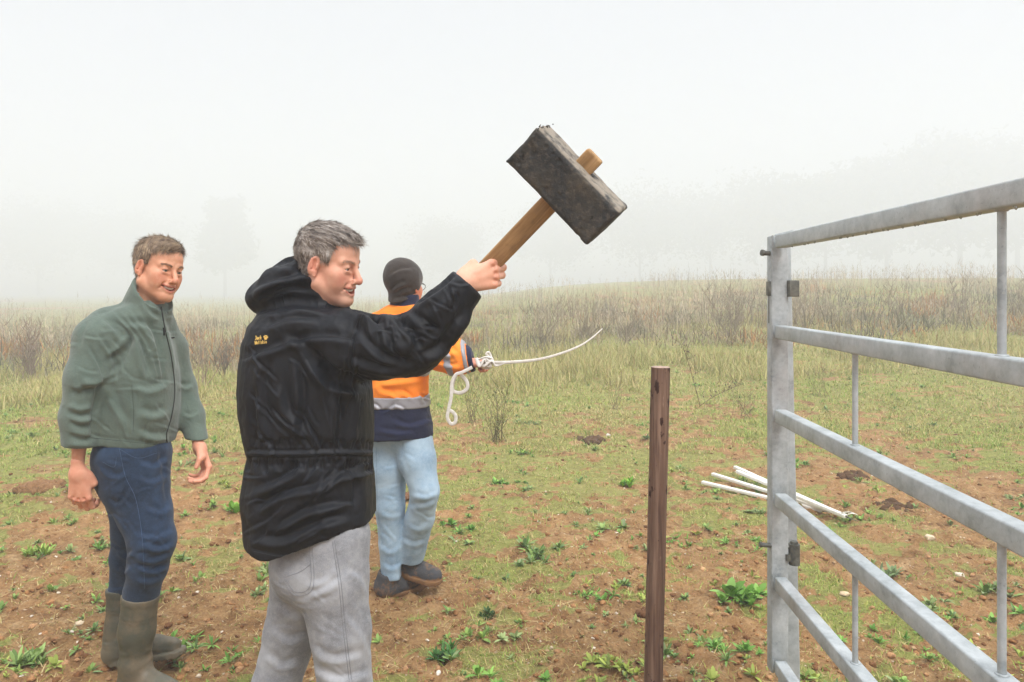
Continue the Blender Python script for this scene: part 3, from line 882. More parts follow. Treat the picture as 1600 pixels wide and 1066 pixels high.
def folds(V, N, strokes, mm=1.0):
    """strokes: (kind, width_px, amp_mm, [(px,py)...]); real displacement of the near side of a garment"""
    px = to_px(V); cam_ = np.array([0, 0, H]); vd = cam_ - V; vd /= np.linalg.norm(vd, axis=1, keepdims=True)
    w_ = sstep(-.05, .3, (N * vd).sum(1))
    D = np.zeros(len(V))
    for kind, wd, amp, pts in strokes:
        pts = np.array([tuple(q)[:2] for q in bez([(a, b, 0) for a, b in pts], 5)]) if len(pts) > 2 else np.array(pts, dtype=float)
        lo, hi = pts.min(0) - 3 * wd, pts.max(0) + 3 * wd
        m = np.where(((px > lo) & (px < hi)).all(1))[0]
        if not len(m): continue
        q = px[m]; best = np.full(len(m), 1e9); sg = np.zeros(len(m)); tt = np.zeros(len(m)); ns = len(pts) - 1
        for i in range(ns):
            a, b = pts[i], pts[i + 1]; ab = b - a; L2 = max(1e-9, ab @ ab)
            t_ = np.clip((q - a) @ ab / L2, 0, 1); e = q - a - t_[:, None] * ab
            dd = np.hypot(e[:, 0], e[:, 1]); cr = ab[0] * e[:, 1] - ab[1] * e[:, 0]
            u = dd < best; best[u] = dd[u]; sg[u] = np.sign(cr[u]); tt[u] = (i + t_[u]) / ns
        s = best / wd
        env = 1 if kind in ('seam',) else np.clip(np.sin(np.pi * np.clip(tt * .96 + .02, 0, 1)) * 1.6, 0, 1)
        if kind == 'fold': v = 2.0 * s * sg * np.exp(-s * s)
        elif kind == 'ridge': v = np.exp(-s * s)
        else: v = -np.exp(-s * s)
        D[m] += v * env * amp
    return V + N * (D * w_ * .001 * mm)[:, None]

def draw_on(V, Q, pts_px, rad, off=0.0, n=5, step=3.0, flat=.5):
    """thin cord laid on the surface under a photo-space polyline"""
    bv = BVHTree.FromPolygons([tuple(v) for v in V], [tuple(map(int, q)) for q in Q])
    out = []
    P0 = Vector((0, 0, H)); last = None
    pts = []
    for a, b in zip(pts_px[:-1], pts_px[1:]):
        L = math.hypot(b[0] - a[0], b[1] - a[1]); m = max(1, int(L / step))
        pts += [(a[0] + (b[0] - a[0]) * i / m, a[1] + (b[1] - a[1]) * i / m) for i in range(m)]
    pts.append(pts_px[-1])
    for px, py in pts:
        d = Vector(((px - 800) / F, 1, -(py - HY) / F)).normalized()
        hit, nn, _, dist = bv.ray_cast(P0, d)
        if hit is None: continue
        out.append(hit + nn * off)
    return out

class Surf:
    """a meshed part kept for projecting details on"""
    def __init__(s, V, Q): s.V, s.Q = V, Q; s.bv = BVHTree.FromPolygons([tuple(v) for v in V], [tuple(map(int, q)) for q in Q])
    def hit(s, px, py):
        d = Vector(((px - 800) / F, 1, -(py - HY) / F)).normalized()
        h, nn, _, _ = s.bv.ray_cast(Vector((0, 0, H)), d); return (h, nn) if h is not None else (None, None)
    def line(s, pts_px, rad, off=0.0, n=5, step=3.0, dash=0):
        pts = []
        if len(pts_px) > 2: pts_px = [tuple(q)[:2] for q in bez([(a, b, 0) for a, b in pts_px], 6)]
        acc = 0; seg = []; runs = []
        for a, b in zip(pts_px[:-1], pts_px[1:]):
            L = math.hypot(b[0] - a[0], b[1] - a[1]); m = max(1, int(L / step))
            for i in range(m):
                pts.append((a[0] + (b[0] - a[0]) * i / m, a[1] + (b[1] - a[1]) * i / m))
        pts.append(pts_px[-1]); prev = None; cur = []
        for i, (x, y) in enumerate(pts):
            h, nn = s.hit(x, y)
            if h is None or (prev is not None and (h - prev).length > .05):
                if len(cur) > 1: runs.append(cur)
                cur = []; prev = h
                continue
            if dash and i % dash == dash - 1:
                if len(cur) > 1: runs.append(cur)
                cur = []
            cur.append(h + nn * off); prev = h
        if len(cur) > 1: runs.append(cur)
        return [tube_np(c, rad, n) for c in runs]

def part_from(name, V, Q, mat, parent, colors=None):
    me = np_mesh(name, V, Q, True, colors)
    return link(name, me, parent, mat)

# ------------------------------------------------------------ skin, cloth and hair materials
def skin_mat():
    t = NT('skin'); v = t.coord()
    c = t.attr('Col').outputs['Color']
    n1 = t.noise(v, 45, 5, .6); n2 = t.noise(v, 420, 3, .6)
    c = t.mix(t.rampf(n1, .45, .75, 0, .22), c, lin('c9745a'))
    c = t.mix(t.rampf(n1, .5, .25, 0, .3), c, lin('ecc0a2'))
    t.set(c, .48, t.bump(n2, .25, .0015, t.bump(n1, .12, .004)), 0, .4, sss=.08)
    return t.m
SKIN = skin_mat()
def cloth(name, c1, c2, weave=900, rough=.85, bumps=.3, big=6, sheen=0, spec=.3, vary=None, wr=0.0):
    t = NT(name); v = t.coord()
    n = t.noise(v, big, 5, .6); w = t.noise(v, weave, 2, .5)
    cc = t.ramp(n, [(.3, lin(c1)), (.7, lin(c2))])
    cc = t.mix(t.rampf(w, .35, .65, 0, .35), cc, tuple(q * .6 for q in lin(c1)))
    nm = t.bump(w, bumps, .0012)
    if wr:
        w2 = t.noise(v, 38, 6, .6, 1.2); nm = t.bump(w2, wr, .008, nm)
        w3 = t.noise(v, 110, 4, .6, .8); nm = t.bump(w3, wr * .6, .003, nm)
    return t.set(cc, rough, nm, 0, spec, sheen=sheen)
def denim(name, base, light, dark, stripe=.0):
    t = NT(name); v = t.coord()
    n = t.noise(v, 7, 5, .6); w = t.noise(t.coord((1400, 1400, 300)), 1, 2); m_ = t.noise(v, 60, 5, .65)
    cc = t.ramp(n, [(.28, lin(dark)), (.5, lin(base)), (.74, lin(light))])
    cc = t.mix(t.rampf(m_, .45, .7, 0, .35), cc, lin(light))
    cc = t.mix(t.rampf(w, .4, .62, 0, .4), cc, lin(light))
    return t.set(cc, .85, t.bump(m_, .25, .004, t.bump(w, .3, .001)), 0, .2, sheen=.1)
def hair_mat(name):
    t = NT(name); c = t.attr('Col').outputs['Color']
    return t.set(c, .5, None, 0, .35)
HAIR = hair_mat('hair')
t = NT('eyeball'); t.set(t.attr('Col').outputs['Color'], .15, None, 0, .5); EYE = t.m
TEETH = simple('teeth', 'efe7da', .3, 0, .03)

# ------------------------------------------------------------ head in its own frame: x forward, y left, z up
def head_sdf(p, o):
    y = np.abs(p[:, 1]); q = p.copy(); q[:, 1] = y        # symmetric
    d = ell(q, (-.014, 0, .036), (.097, .076, .084))
    d = smin(d, ell(q, (.030, 0, .045), (.060, .060, .056)), .03)
    d = smin(d, ell(q, (.028, 0, -.030), (.060, .058, .078)), .03)
    d = smin(d, ell(q, (.046, 0, -.062), (.046, .042, .052)), .025)
    jw = o.get('jaw', 1.0)
    d = smin(d, cap(q, (.002, .052 * jw, -.060), (.072, .016, -.102), .019, .017), .028)
    d = smin(d, sph(q, (.084, .004, -.103), .0175), .02)
    d = smin(d, sph(q, (.056, .042, -.024), .0265), .022)            # cheekbone
    d = smin(d, sph(q, (.058, .034, -.052), .021 + .003 * o.get('smile', 1)), .02)  # smiling cheek
    d = smin(d, cap(q, (.0835, .010, .0205), (.069, .045, .0205), .0125, .011), .013)  # brow
    d = smin(d, ell(q, (.068, 0, -.060), (.031, .032, .030)), .018)
    # eye sockets
    d = smax(d, -ell(q, (.0965, .031, .000), (.0170, .020, .0130)), .012)
    # nose
    d = smin(d, cap(q, (.089, 0, .012), (.1135, 0, -.030), .0075, .0100), .010)
    d = smin(d, sph(q, (.1140, 0, -.0350), .0110), .008)
    d = smin(d, sph(q, (.1015, .0130, -.0385), .0085), .007)
    d = smax(d, -sph(q, (.110, .0065, -.0485), .0038), .003)
    # eyelids
    e = (.0745, .0315, .000); so = np.sqrt(((q - V3(*e)) ** 2).sum(1))
    lid = np.abs(so - .0150) - .0018
    sq = o.get('squint', .0042); gz_ = q[:, 2] + .0015 + .12 * (q[:, 1] - .0315) ** 2 * 40 * .02
    slit = np.maximum(np.abs(gz_) - sq * np.clip(1 - ((q[:, 1] - .0315) / .0155) ** 2, 0, 1), (.078 - q[:, 0]))
    lid = smax(lid, -slit, .0012)
    d = smin(d, lid, .0065)
    d = smin(d, cap(q, (.0865, .018, -.012), (.080, .042, -.010), .0035), .008)     # under-eye pad
    # mouth: a crescent opening between two rolled lips
    sm = o.get('smile', 1.0); op = o.get('open', .004)
    yw = .0235 + .0062 * sm; cu = (2.5 + 5.5 * sm)
    z0 = -.0665 - op * .6; mxx = lambda y_: .0975 - 17 * y_ * y_
    hz = lambda y_: op * max(0, 1 - (y_ / yw) ** 2)
    zc = lambda y_: z0 + cu * y_ * y_
    us = [0, .35, .62, .85, 1.0]
    up = lw = None
    for a_, b_ in zip(us[:-1], us[1:]):
        ya, yb = a_ * yw, b_ * yw
        ra, rb = .0044 * (1 - a_ ** 3) + .0012, .0044 * (1 - b_ ** 3) + .0012
        e = cap(q, (mxx(ya), ya, zc(ya) + hz(ya) + ra * .9), (mxx(yb), yb, zc(yb) + hz(yb) + rb * .9), ra, rb); up = e if up is None else smin(up, e, .003)
        e = cap(q, (mxx(ya) - .001, ya, zc(ya) - hz(ya) - ra * 1.1), (mxx(yb) - .001, yb, zc(yb) - hz(yb) - rb), ra * 1.2, rb); lw = e if lw is None else smin(lw, e, .003)
    d = smin(d, up, .0045); d = smin(d, lw, .0045)
    y2 = q[:, 1]
    mz = np.abs(q[:, 2] - (z0 + cu * y2 * y2)) - np.maximum(op * (1 - (y2 / yw) ** 2), 0) - .0009
    mo = np.maximum(np.maximum(mz, (.0975 - 17 * y2 * y2 - .013) - q[:, 0]), y2 - yw)
    d = smax(d, -mo, .0018)
    lowz = z0 - op - .004
    # smile line, chin groove, crow's feet
    d = smax(d, -smin(cap(q, (.1015, .0185, -.037), (.090, .031, -.051), .0022), cap(q, (.090, .031, -.051), (.083, .038, -.070), .0020, .0008), .003), .010)
    # philtrum
    d = smax(d, -cap(q, (.1035, 0, -.048), (.1015, 0, -.056), .0015), .004)
    # ear
    Re = rotm('y', 12) @ rotm('z', -22)
    c = (-.006, .079, -.006)
    el = ell(q, c, (.0165, .0070, .0315), Re)
    el = smax(el, -ell(q, (-.0025, .087, -.002), (.0105, .0095, .0215), Re), .003)
    el = smin(el, cap(q, (-.013, .0835, .014), (-.010, .0835, -.012), .0026), .003)
    el = smin(el, cap(q, (-.001, .076, -.026), (.0, .077, -.036), .007, .006), .006)
    el = smin(el, cap(q, (.004, .0775, -.002), (.004, .0775, -.012), .0035), .004)
    el = smin(el, cap(q, (-.010, .0835, .008), (-.008, .084, -.012), .0022), .003)
    d = smin(d, el, .006)
    # neck
    nk = o.get('neck', (-.050, 0, -.20))
    d = smin(d, cap(p, (-.018, 0, -.070), nk, .057 * o.get('nw', 1), .062 * o.get('nw', 1)), .028)
    return d

def head_cols(L, o):
    """skin colour by region, with shade painted round eyes and in smile creases"""
    q = L.copy(); q[:, 1] = np.abs(q[:, 1])
    base = np.array(lin(o['skin'])); C = np.repeat(base[None], len(q), 0)
    def blend(C, c, w): return C * (1 - w[:, None]) + np.array(lin(c))[None] * w[:, None]
    g = lambda c, s: np.exp(-((((q - np.array(c)) / np.array(s)) ** 2).sum(1)))
    C = blend(C, o.get('red', 'c4604a'), .65 * g((.075, .044, -.032), (.03, .022, .022)))
    C = blend(C, o.get('red', 'c4604a'), .75 * g((.120, 0, -.033), (.016, .02, .015)))
    C = blend(C, o.get('red', 'c4604a'), .6 * g((-.006, .086, 0), (.03, .014, .04)))
    C = blend(C, o.get('stub', 'a9785f'), o.get('stubw', .35) * sstep(-.045, -.075, q[:, 2]) * sstep(-.02, .02, q[:, 0]))
    sm = o.get('smile', 1.0); op = o.get('open', .004); yw = .0235 + .0062 * sm; z0 = -.0665 - op * .6
    y2 = q[:, 1]; env = np.clip(1 - (y2 / (yw + .001)) ** 2, 0, 1)
    lz = np.abs(q[:, 2] - (z0 + (2.5 + 5.5 * sm) * y2 * y2)) - op * env
    C = blend(C, 'ad5a4e', .7 * sstep(.0095, .0065, lz) * (env > 0) * sstep(.075, .08, q[:, 0]) * sstep(0, .25, env))
    C = blend(C, '8a4038', .7 * sstep(.0012, .0, lz) * (env > 0) * sstep(.070, .078, q[:, 0]))
    C = blend(C, '9a5a44', .22 * g((.088, .031, -.012), (.02, .016, .007)))  # shade below the eye put into the skin colour
    C = blend(C, '4a2f26', .85 * g((.0895, .0315, .0040), (.007, .0165, .0016)))  # lash line
    C = blend(C, '9c604a', .25 * g((.088, .031, .008), (.02, .018, .004)))  # shade under the brow painted on the upper lid
    C = blend(C, '8d4f3c', .2 * sstep(.004, .001, cap(q.astype(np.float32), (.1015, .0185, -.037), (.083, .038, -.070), .001)))       # shade of the smile crease painted into the skin
    return np.clip(C, 0, 1)

def build_head(o, Rm, T, sc_=1.0, h=.0023):
    """returns V,Q,C in world space plus local V"""
    if 'neck_w' in o: o['neck'] = tuple(((np.array(o['neck_w']) - T) @ Rm) / sc_)
    f = lambda p: head_sdf(p, o)
    nk = o.get('neck', (-.05, 0, -.2))
    V, Q = mesh_sdf(f, (min(-.13, nk[0] - .08), min(-.105, nk[1] - .08), nk[2] - .08), (.14, max(.105, nk[1] + .08), .13), h)
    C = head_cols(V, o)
    # creases: chin, smile, crow's feet, forehead, under the eye
    N = normals(V, Q); q = V.copy(); q[:, 1] = np.abs(q[:, 1]); q = q.astype(np.float32); D = np.zeros(len(V))
    sm = o.get('smile', 1.0); lz = -.0665 - o.get('open', .004) * 1.6 - .004
    L_ = [((.094, 0, lz - .012), (.089, .013, lz - .010), .0035, 2.0), ((.1015, .0170, -.036), (.089, .031, -.050), .0030, 2.2 * sm), ((.089, .031, -.050), (.080, .038, -.070), .0030, 1.8 * sm),
          ((.086, .018, -.015), (.080, .040, -.014), .0022, .9), ((.078, .040, -.030), (.066, .048, -.060), .003, 1.0 * sm)]
    for a_ in (.006, -.001, -.008): L_.append(((.073, .0475, a_ * .5), (.058, .056, a_ * 1.9), .0016, .9))
    for zf in o.get('fore', (.044, .055)): L_.append(((.092, 0, zf), (.078, .036, zf + .004), .0020, .55))
    for a_, b_, w_, am in L_:
        D -= .6 * am * np.exp(-(cap(q, a_, b_, 0.0) / w_) ** 2)
    V = V + N * (D * .001)[:, None]
    W = (V * sc_) @ Rm.T + T
    return W, Q, C, V

def head_frame(yaw, pitch, roll):
    return rotm('z', yaw) @ rotm('y', pitch) @ rotm('x', roll)

def put_local(V, Rm, T, s): return (V * s) @ Rm.T + T

def eyes(parent, Rm, T, s, look=0.0, iris='5a6b74'):
    import bmesh
    for sg in (1, -1):
        bm = bmesh.new(); bmesh.ops.create_uvsphere(bm, u_segments=32, v_segments=24, radius=.0131)
        me = bpy.data.meshes.new('eye'); 
        for f in bm.faces: f.smooth = True
        bm.to_mesh(me); bm.free()
        V = np.array([tuple(v.co) for v in me.vertices])
        dirv = np.array([1, sg * .02 + look, -.02]); dirv /= np.linalg.norm(dirv)
        ca = (V / .0131) @ dirv
        C = np.repeat(np.array([lin('d0c6be')]), len(V), 0)
        C[ca > .86] = np.array(lin(iris)) * .55; C[ca > .90] = lin(iris); C[ca > .965] = (.01, .01, .01)
        W = put_local(V + np.array([.0745, sg * .0315, 0]), Rm, T, s)
        for v, w in zip(me.vertices, W): v.co = w
        a = me.color_attributes.new('Col', 'FLOAT_COLOR', 'POINT'); c4 = np.ones((len(V), 4), dtype=np.float32); c4[:, :3] = C
        a.data.foreach_set('color', c4.ravel()); me.materials.append(EYE)
        link('eye', me, parent)

def teeth(parent, Rm, T, s, o):
    pts = [put_local(np.array([[.0905 - 15 * yy * yy, yy, -.0665 - o['open'] * .6 + .0025 + (2.5 + 5.5 * o['smile']) * yy * yy]]), Rm, T, s)[0] for yy in np.linspace(-.022, .022, 9)]
    V, Q = tube_np([Vector(p) for p in pts], [.0018] + [.0044] * 7 + [.0018], 8)
    part_from('teeth', V, Q, TEETH, parent)

def strands(pos, nrm, direc, length, width, cols, r, seg=4, lift=.25, droop=0.0, wave=.15):
    """ribbons of hair: pos/nrm/direc (N,3); returns V,Q,C"""
    n = len(pos); k = seg + 1
    dirn = direc + nrm * lift; dirn = dirn / np.linalg.norm(dirn, axis=1, keepdims=True)
    side = np.cross(dirn, nrm); side /= np.linalg.norm(side, axis=1, keepdims=True) + 1e-9
    # tilt ribbon randomly
    rt = r.normal(0, .5, (n, 1)); side = side + nrm * rt; side /= np.linalg.norm(side, axis=1, keepdims=True)
    wv = r.normal(0, wave, (n, 3))
    V = []
    for i in range(k):
        t_ = i / seg
        c = pos + dirn * length[:, None] * t_ - nrm * (length[:, None] * lift * .85 * t_ * t_) + wv * length[:, None] * t_ * t_ + np.array([0, 0, -1.0]) * (droop * length[:, None] * t_ * t_)
        w = np.full(n, width * (1 - .8 * t_ ** 2) * .5)
        V.append(c - side * w[:, None]); V.append(c + side * w[:, None])
    V = np.stack(V, 1).reshape(-1, 3); b = (np.arange(n) * 2 * k)[:, None, None]
    Q = np.array([[2 * i, 2 * i + 1, 2 * i + 3, 2 * i + 2] for i in range(seg)])[None] + b
    C = pick(cols, r, n, .2)
    return V, Q.reshape(-1, 4), np.repeat(C, 2 * k, 0)

# ------------------------------------------------------------ hand: x to the fingers, z out of the back of the hand, y to the thumb (right hand)
FING = [(.098, .029, .044, .026, .021, .0094), (.102, .010, .049, .030, .023, .0097), (.098, -.009, .045, .027, .022, .0093), (.089, -.027, .036, .021, .019, .0083)]
def hand_sdf(p, curls, thumb, spread=0.04, stub=(-.034, 0, 0)):
    palm = smin(cap(p, (.010, .014, 0), (.094, .028, 0), .0165, .0125), cap(p, (.010, -.012, 0), (.085, -.026, 0), .0165, .0118), .02)
    palm = smin(palm, cap(p, (.01, 0, 0), (.096, .002, .001), .018, .0125), .02)
    palm = smin(palm, cap(p, stub, (.012, 0, 0), .021, .021), .02)
    palm = smin(palm, cap(p, (.018, .022, -.010), (.052, .042, -.016), .016, .0135), .014)
    d = palm
    for i, ((mx_, my_, l1, l2, l3, r_), (a1, a2, a3)) in enumerate(zip(FING, curls)):
        sp = (my_ / .03) * spread
        a = 0; pt = np.array([mx_, my_, 0.0]); segs = []
        for L, da, ra, rb in ((l1, a1, r_ * 1.12, r_), (l2, a2, r_ * 1.0, r_ * .92), (l3, a3, r_ * .92, r_ * .78)):
            a += R(da); nxt = pt + L * np.array([math.cos(a) * math.cos(sp), math.cos(a) * math.sin(sp), -math.sin(a)])
            segs.append((pt, nxt, ra, rb)); pt = nxt
        f = None
        for (u, w, ra, rb) in segs:
            e = cap(p, u, w, ra, rb); f = e if f is None else smin(f, e, .003)
        f = smin(f, sph(p, segs[0][0] + np.array([0, 0, .002]), r_ * 1.12), .008)
        f = smin(f, sph(p, segs[1][0], r_ * 1.08), .003)
        d = smin(d, f, .0045)
    th = smin(cap(p, thumb[0], thumb[1], .0125, .0108), cap(p, thumb[1], thumb[2], .0108, .0085), .004)
    d = smin(d, th, .010)
    # tendons and knuckle hollows
    for (mx_, my_, *_), (nx_, ny_, *_) in zip(FING[:-1], FING[1:]):
        c = ((mx_ + nx_) / 2 - .002, (my_ + ny_) / 2, .013); d = smax(d, -sph(p, c, .004), .007)
    return d
TH_REL = ((.022, .030, -.012), (.060, .052, -.020), (.088, .050, -.030))
def make_hand(curls, thumb, wrist, xd, zd, side=1, sc_=1.0, col_='d79a80', h=.0019, stub=(-.034, 0, 0)):
    V, Q = mesh_sdf(lambda p: hand_sdf(p, curls, thumb, .04, stub), (-.06, -.06, -.11), (.20, .085, .03), h)
    q = V.copy(); base = np.array(lin(col_)); C = np.repeat(base[None], len(V), 0)
    for (mx_, my_, *_) in FING:
        w = .5 * np.exp(-(((V - np.array([mx_ + .002, my_, .010])) / np.array([.012, .008, .01])) ** 2).sum(1))[:, None]
        C = C * (1 - w) + np.array(lin('c2705a')) * w
    if side < 0: V = V * np.array([1, -1, 1]); Q = Q[:, ::-1]
    x_ = np.array(xd, dtype=float); x_ /= np.linalg.norm(x_); z_ = np.array(zd, dtype=float); z_ -= x_ * (z_ @ x_); z_ /= np.linalg.norm(z_)
    y_ = np.cross(z_, x_)
    M = np.stack([x_, y_, z_], 1)
    return (V * sc_) @ M.T + np.array(wrist), Q, C

def person(loc, label):
    return empty('person', loc, label, 'person')

def inner_body(pts_list, h=.014):
    """the figure inside the clothes"""
    def f(p):
        d = None
        for c in pts_list:
            e = chain(p, c, .05); d = e if d is None else smin(d, e, .06)
        return d
    al = np.array([q[:3] for c in pts_list for q in c])
    return mesh_sdf(f, al.min(0) - .2, al.max(0) + .2, h)
def bounds_chain(cs, pad=.05):
    al = np.array([q[:3] for c in cs for q in c]); rr_ = max(q[3] for c in cs for q in c)
    return al.min(0) - rr_ - pad, al.max(0) + rr_ + pad
# ------------------------------------------------------------ garments
NYLON = cloth('black_nylon', '0c0e13', '161a22', 700, .6, .2, 5, 0, .28, wr=.14)
FLEECE = cloth('green_fleece', '58665d', '6a786e', 500, .95, .5, 9, .25, .15, wr=.35)
ORANGE = cloth('hi_vis_orange', 'ff8424', 'ff9f42', 800, .8, .2, 6, 0, .2, wr=.3)
NAVY = cloth('navy_cloth', '1c2138', '262c46', 800, .9, .2, 6, .1, .2, wr=.3)
REFL = cloth('reflective_tape', '8b8a90', 'a09fa6', 900, .35, .15, 8, 0, .6)
KNIT = cloth('knitted_cap', '332e2b', '443d38', 300, .95, .6, 12, .2, .15, wr=.25)
GJEAN = denim('grey_denim', '87898e', 'b0b2b6', '62656b')
BJEAN = denim('blue_denim', '1f2e42', '344965', '141d2a')
LJEAN = denim('light_denim', '93adc2', 'b4c8d6', '6f8ca6')
THREAD = simple('thread', '7d7f84', .8)
THREADB = simple('blue_thread', '354b68', .8)
DARKTH = simple('dark_seam', '0b0b0d', .7)
t = NT('olive_rubber'); v = t.coord()
c_ = t.mix(t.rampf(t.noise(v, 11, 6, .65), .42, .72, 0, .85), lin('4c4c40'), lin('7a6750'))
c_ = t.mix(t.rampf(t.noise(v, 4, 4), .45, .75, 0, .5), c_, lin('86806e'))
RUBBER = t.set(c_, .5, t.bump(t.noise(v, 60, 5), .25, .004), 0, .4)
t = NT('muddy_shoe'); v = t.coord()
SHOE = t.set(t.mix(t.rampf(t.noise(v, 22, 6, .7), .5, .68, 0, .8), t.attr('Col').outputs['Color'], lin('8a6848')), .85, t.bump(t.noise(v, 80, 5), .5, .006), 0, .25)

def fin_part(name, f, lo, hi, h, mat, parent, strokes=None, wr=None, rl=2, cols=None, mm=1.5):
    V, Q = mesh_sdf(f, lo, hi, h)
    V = relax(V, Q, rl, .5); N = normals(V, Q)
    if wr:
        for (amp, sc3, seed, kind) in wr:
            q = V * np.array(sc3)
            w_ = fbm(q + .35 * fbm(V * 6, 2, seed + 5)[:, None], 3, seed)
            if kind == 'ridge': w_ = .45 - np.abs(w_)
            V = V + N * (w_ * amp * .001)[:, None]
        N = normals(V, Q)
    if strokes:
        V = folds(V, N, strokes, mm)
    o = part_from(name, V, Q, mat, parent, cols(V) if cols else None)
    o['_'] = 0; del o['_']
    return Surf(V, Q), o

def cords(name, surf, lines, mat, parent, rad=.0012, **kw):
    for l in lines:
        for (V, Q) in surf.line(l, rad, **kw):
            if len(V) > 20: part_from(name, V, Q, mat, parent)

def roots_on(V, Q, n, r):
    a = V[Q[:, 0]]; b = V[Q[:, 1]]; c = V[Q[:, 2]]; d = V[Q[:, 3]]
    ar = np.linalg.norm(np.cross(c - a, d - b), axis=1); ar /= ar.sum()
    i = r.choice(len(Q), n, p=ar); u, w = r.random((2, n, 1))
    pos = (a[i] * (1 - u) + b[i] * u) * (1 - w) + (d[i] * (1 - u) + c[i] * u) * w
    nn = np.cross(c[i] - a[i], d[i] - b[i]); nn /= np.linalg.norm(nn, axis=1, keepdims=True) + 1e-12
    return pos, nn

def hair_cap(o, zl, thick, Rm, T, s, cols, n, lenf, dirf, parent, seed, width=.0016, lift=.25, wave=.12, droop=0.1):
    zx, zz = zl
    def zline(x): return np.interp(x, zx, zz)
    def f(p):
        d = ell(p, (-.014, 0, .036), (.097, .076, .084))
        d = smin(d, ell(p, (.030, 0, .045), (.060, .060, .056)), .03)
        d = smin(d, cap(p, (-.018, 0, -.050), (-.035, 0, -.12), .058), .03)
        m = sstep(-.004, .030, p[:, 2] - zline(p[:, 0]))
        d = d - (.0015 + thick(p) * m)
        return smax(d, zline(p[:, 0]) - p[:, 2], .004)
    V, Q = mesh_sdf(f, (-.15, -.11, -.12), (.14, .11, .16), .0032)
    V = relax(V, Q, 2)
    N = normals(V, Q)
    V = V + N * (fbm(V * np.array([30, 100, 60]), 3, seed) * .0034)[:, None]
    r = np.random.default_rng(seed)
    cl_ = np.array([lin(q) for q in cols]); cl_ = cl_[np.argsort(cl_.sum(1))]
    def clump(p, var):
        n_ = fbm(p * np.array([55, 130, 90]), 3, seed + 3) * .55 + r.normal(0, var, len(p)) + .5
        g_ = .55 * sstep(.03, -.03, p[:, 2]) * o.get('temple', 0)
        i_ = np.clip(n_ * (len(cols) - 1), 0, len(cols) - 1.001); i0 = i_.astype(int); f_ = (i_ - i0)[:, None]
        c_ = cl_[i0] * (1 - f_) + cl_[i0 + 1] * f_
        return c_ * (1 - g_[:, None]) + np.array(lin('a39d97')) * g_[:, None]
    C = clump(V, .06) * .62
    W = put_local(V, Rm, T, s)
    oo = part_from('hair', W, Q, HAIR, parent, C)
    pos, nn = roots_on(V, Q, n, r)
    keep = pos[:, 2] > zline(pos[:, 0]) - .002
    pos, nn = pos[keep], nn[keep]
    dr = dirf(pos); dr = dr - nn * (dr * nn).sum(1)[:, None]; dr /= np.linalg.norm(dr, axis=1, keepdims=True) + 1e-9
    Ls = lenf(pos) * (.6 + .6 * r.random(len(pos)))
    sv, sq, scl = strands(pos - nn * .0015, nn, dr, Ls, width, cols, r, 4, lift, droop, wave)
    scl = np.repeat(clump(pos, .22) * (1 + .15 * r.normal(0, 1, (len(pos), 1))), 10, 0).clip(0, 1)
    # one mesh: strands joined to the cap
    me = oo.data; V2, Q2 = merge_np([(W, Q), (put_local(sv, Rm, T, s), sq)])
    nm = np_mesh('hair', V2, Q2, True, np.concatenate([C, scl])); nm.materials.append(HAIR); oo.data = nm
    return V, Q

def brows(parent, Rm, T, s, cols, seed, head, n=420):
    r = np.random.default_rng(seed); parts = []; CC = []
    hb = BVHTree.FromPolygons([tuple(v) for v in head[3]], [tuple(map(int, q)) for q in head[1]])
    for sg in (1, -1):
        t_ = r.random(n)
        y = .012 + .036 * t_; x = .0945 - .0015 * (t_ > 0) - .021 * t_ ** 1.6; z = .0185 + .006 * np.sin(t_ * 2.6) + r.normal(0, .0018, n)
        pos = np.stack([x + .0015, sg * y, z], -1)
        pos = np.array([tuple(hb.find_nearest(Vector(q))[0]) for q in pos])
        nn = np.stack([np.ones(n), sg * (.2 + .6 * t_), .2 * np.ones(n)], -1); nn /= np.linalg.norm(nn, axis=1, keepdims=True)
        dr = np.stack([-.5 * t_, sg * np.ones(n), .35 - .7 * t_], -1); dr /= np.linalg.norm(dr, axis=1, keepdims=True)
        a, b, c = strands(pos, nn, dr, .008 * (.6 + .6 * r.random(n)), .0010, cols, r, 2, .25, 0, .1)
        part_from('eyebrow', put_local(a, Rm, T, s), b, HAIR, parent, c)

def body_mesh(parent, pieces):
    """one body mesh: head, neck, hands and the hidden figure"""
    Vs, Qs, Cs, o_ = [], [], [], 0
    for V, Q, C in pieces:
        Vs.append(V); Qs.append(Q + o_); Cs.append(C); o_ += len(V)
    return part_from('body', np.concatenate(Vs), np.concatenate(Qs), SKIN, parent, np.concatenate(Cs))

def inner(chains, col_='c98f74'):
    cs = [[pc(*q) for q in c] for c in chains]
    lo, hi = bounds_chain(cs)
    def f(p):
        d = None
        for c in cs:
            e = chain(p, c, .04); d = e if d is None else smin(d, e, .05)
        return d
    V, Q = mesh_sdf(f, lo, hi, .013)
    return V, Q, np.repeat(np.array([lin(col_)]), len(V), 0)

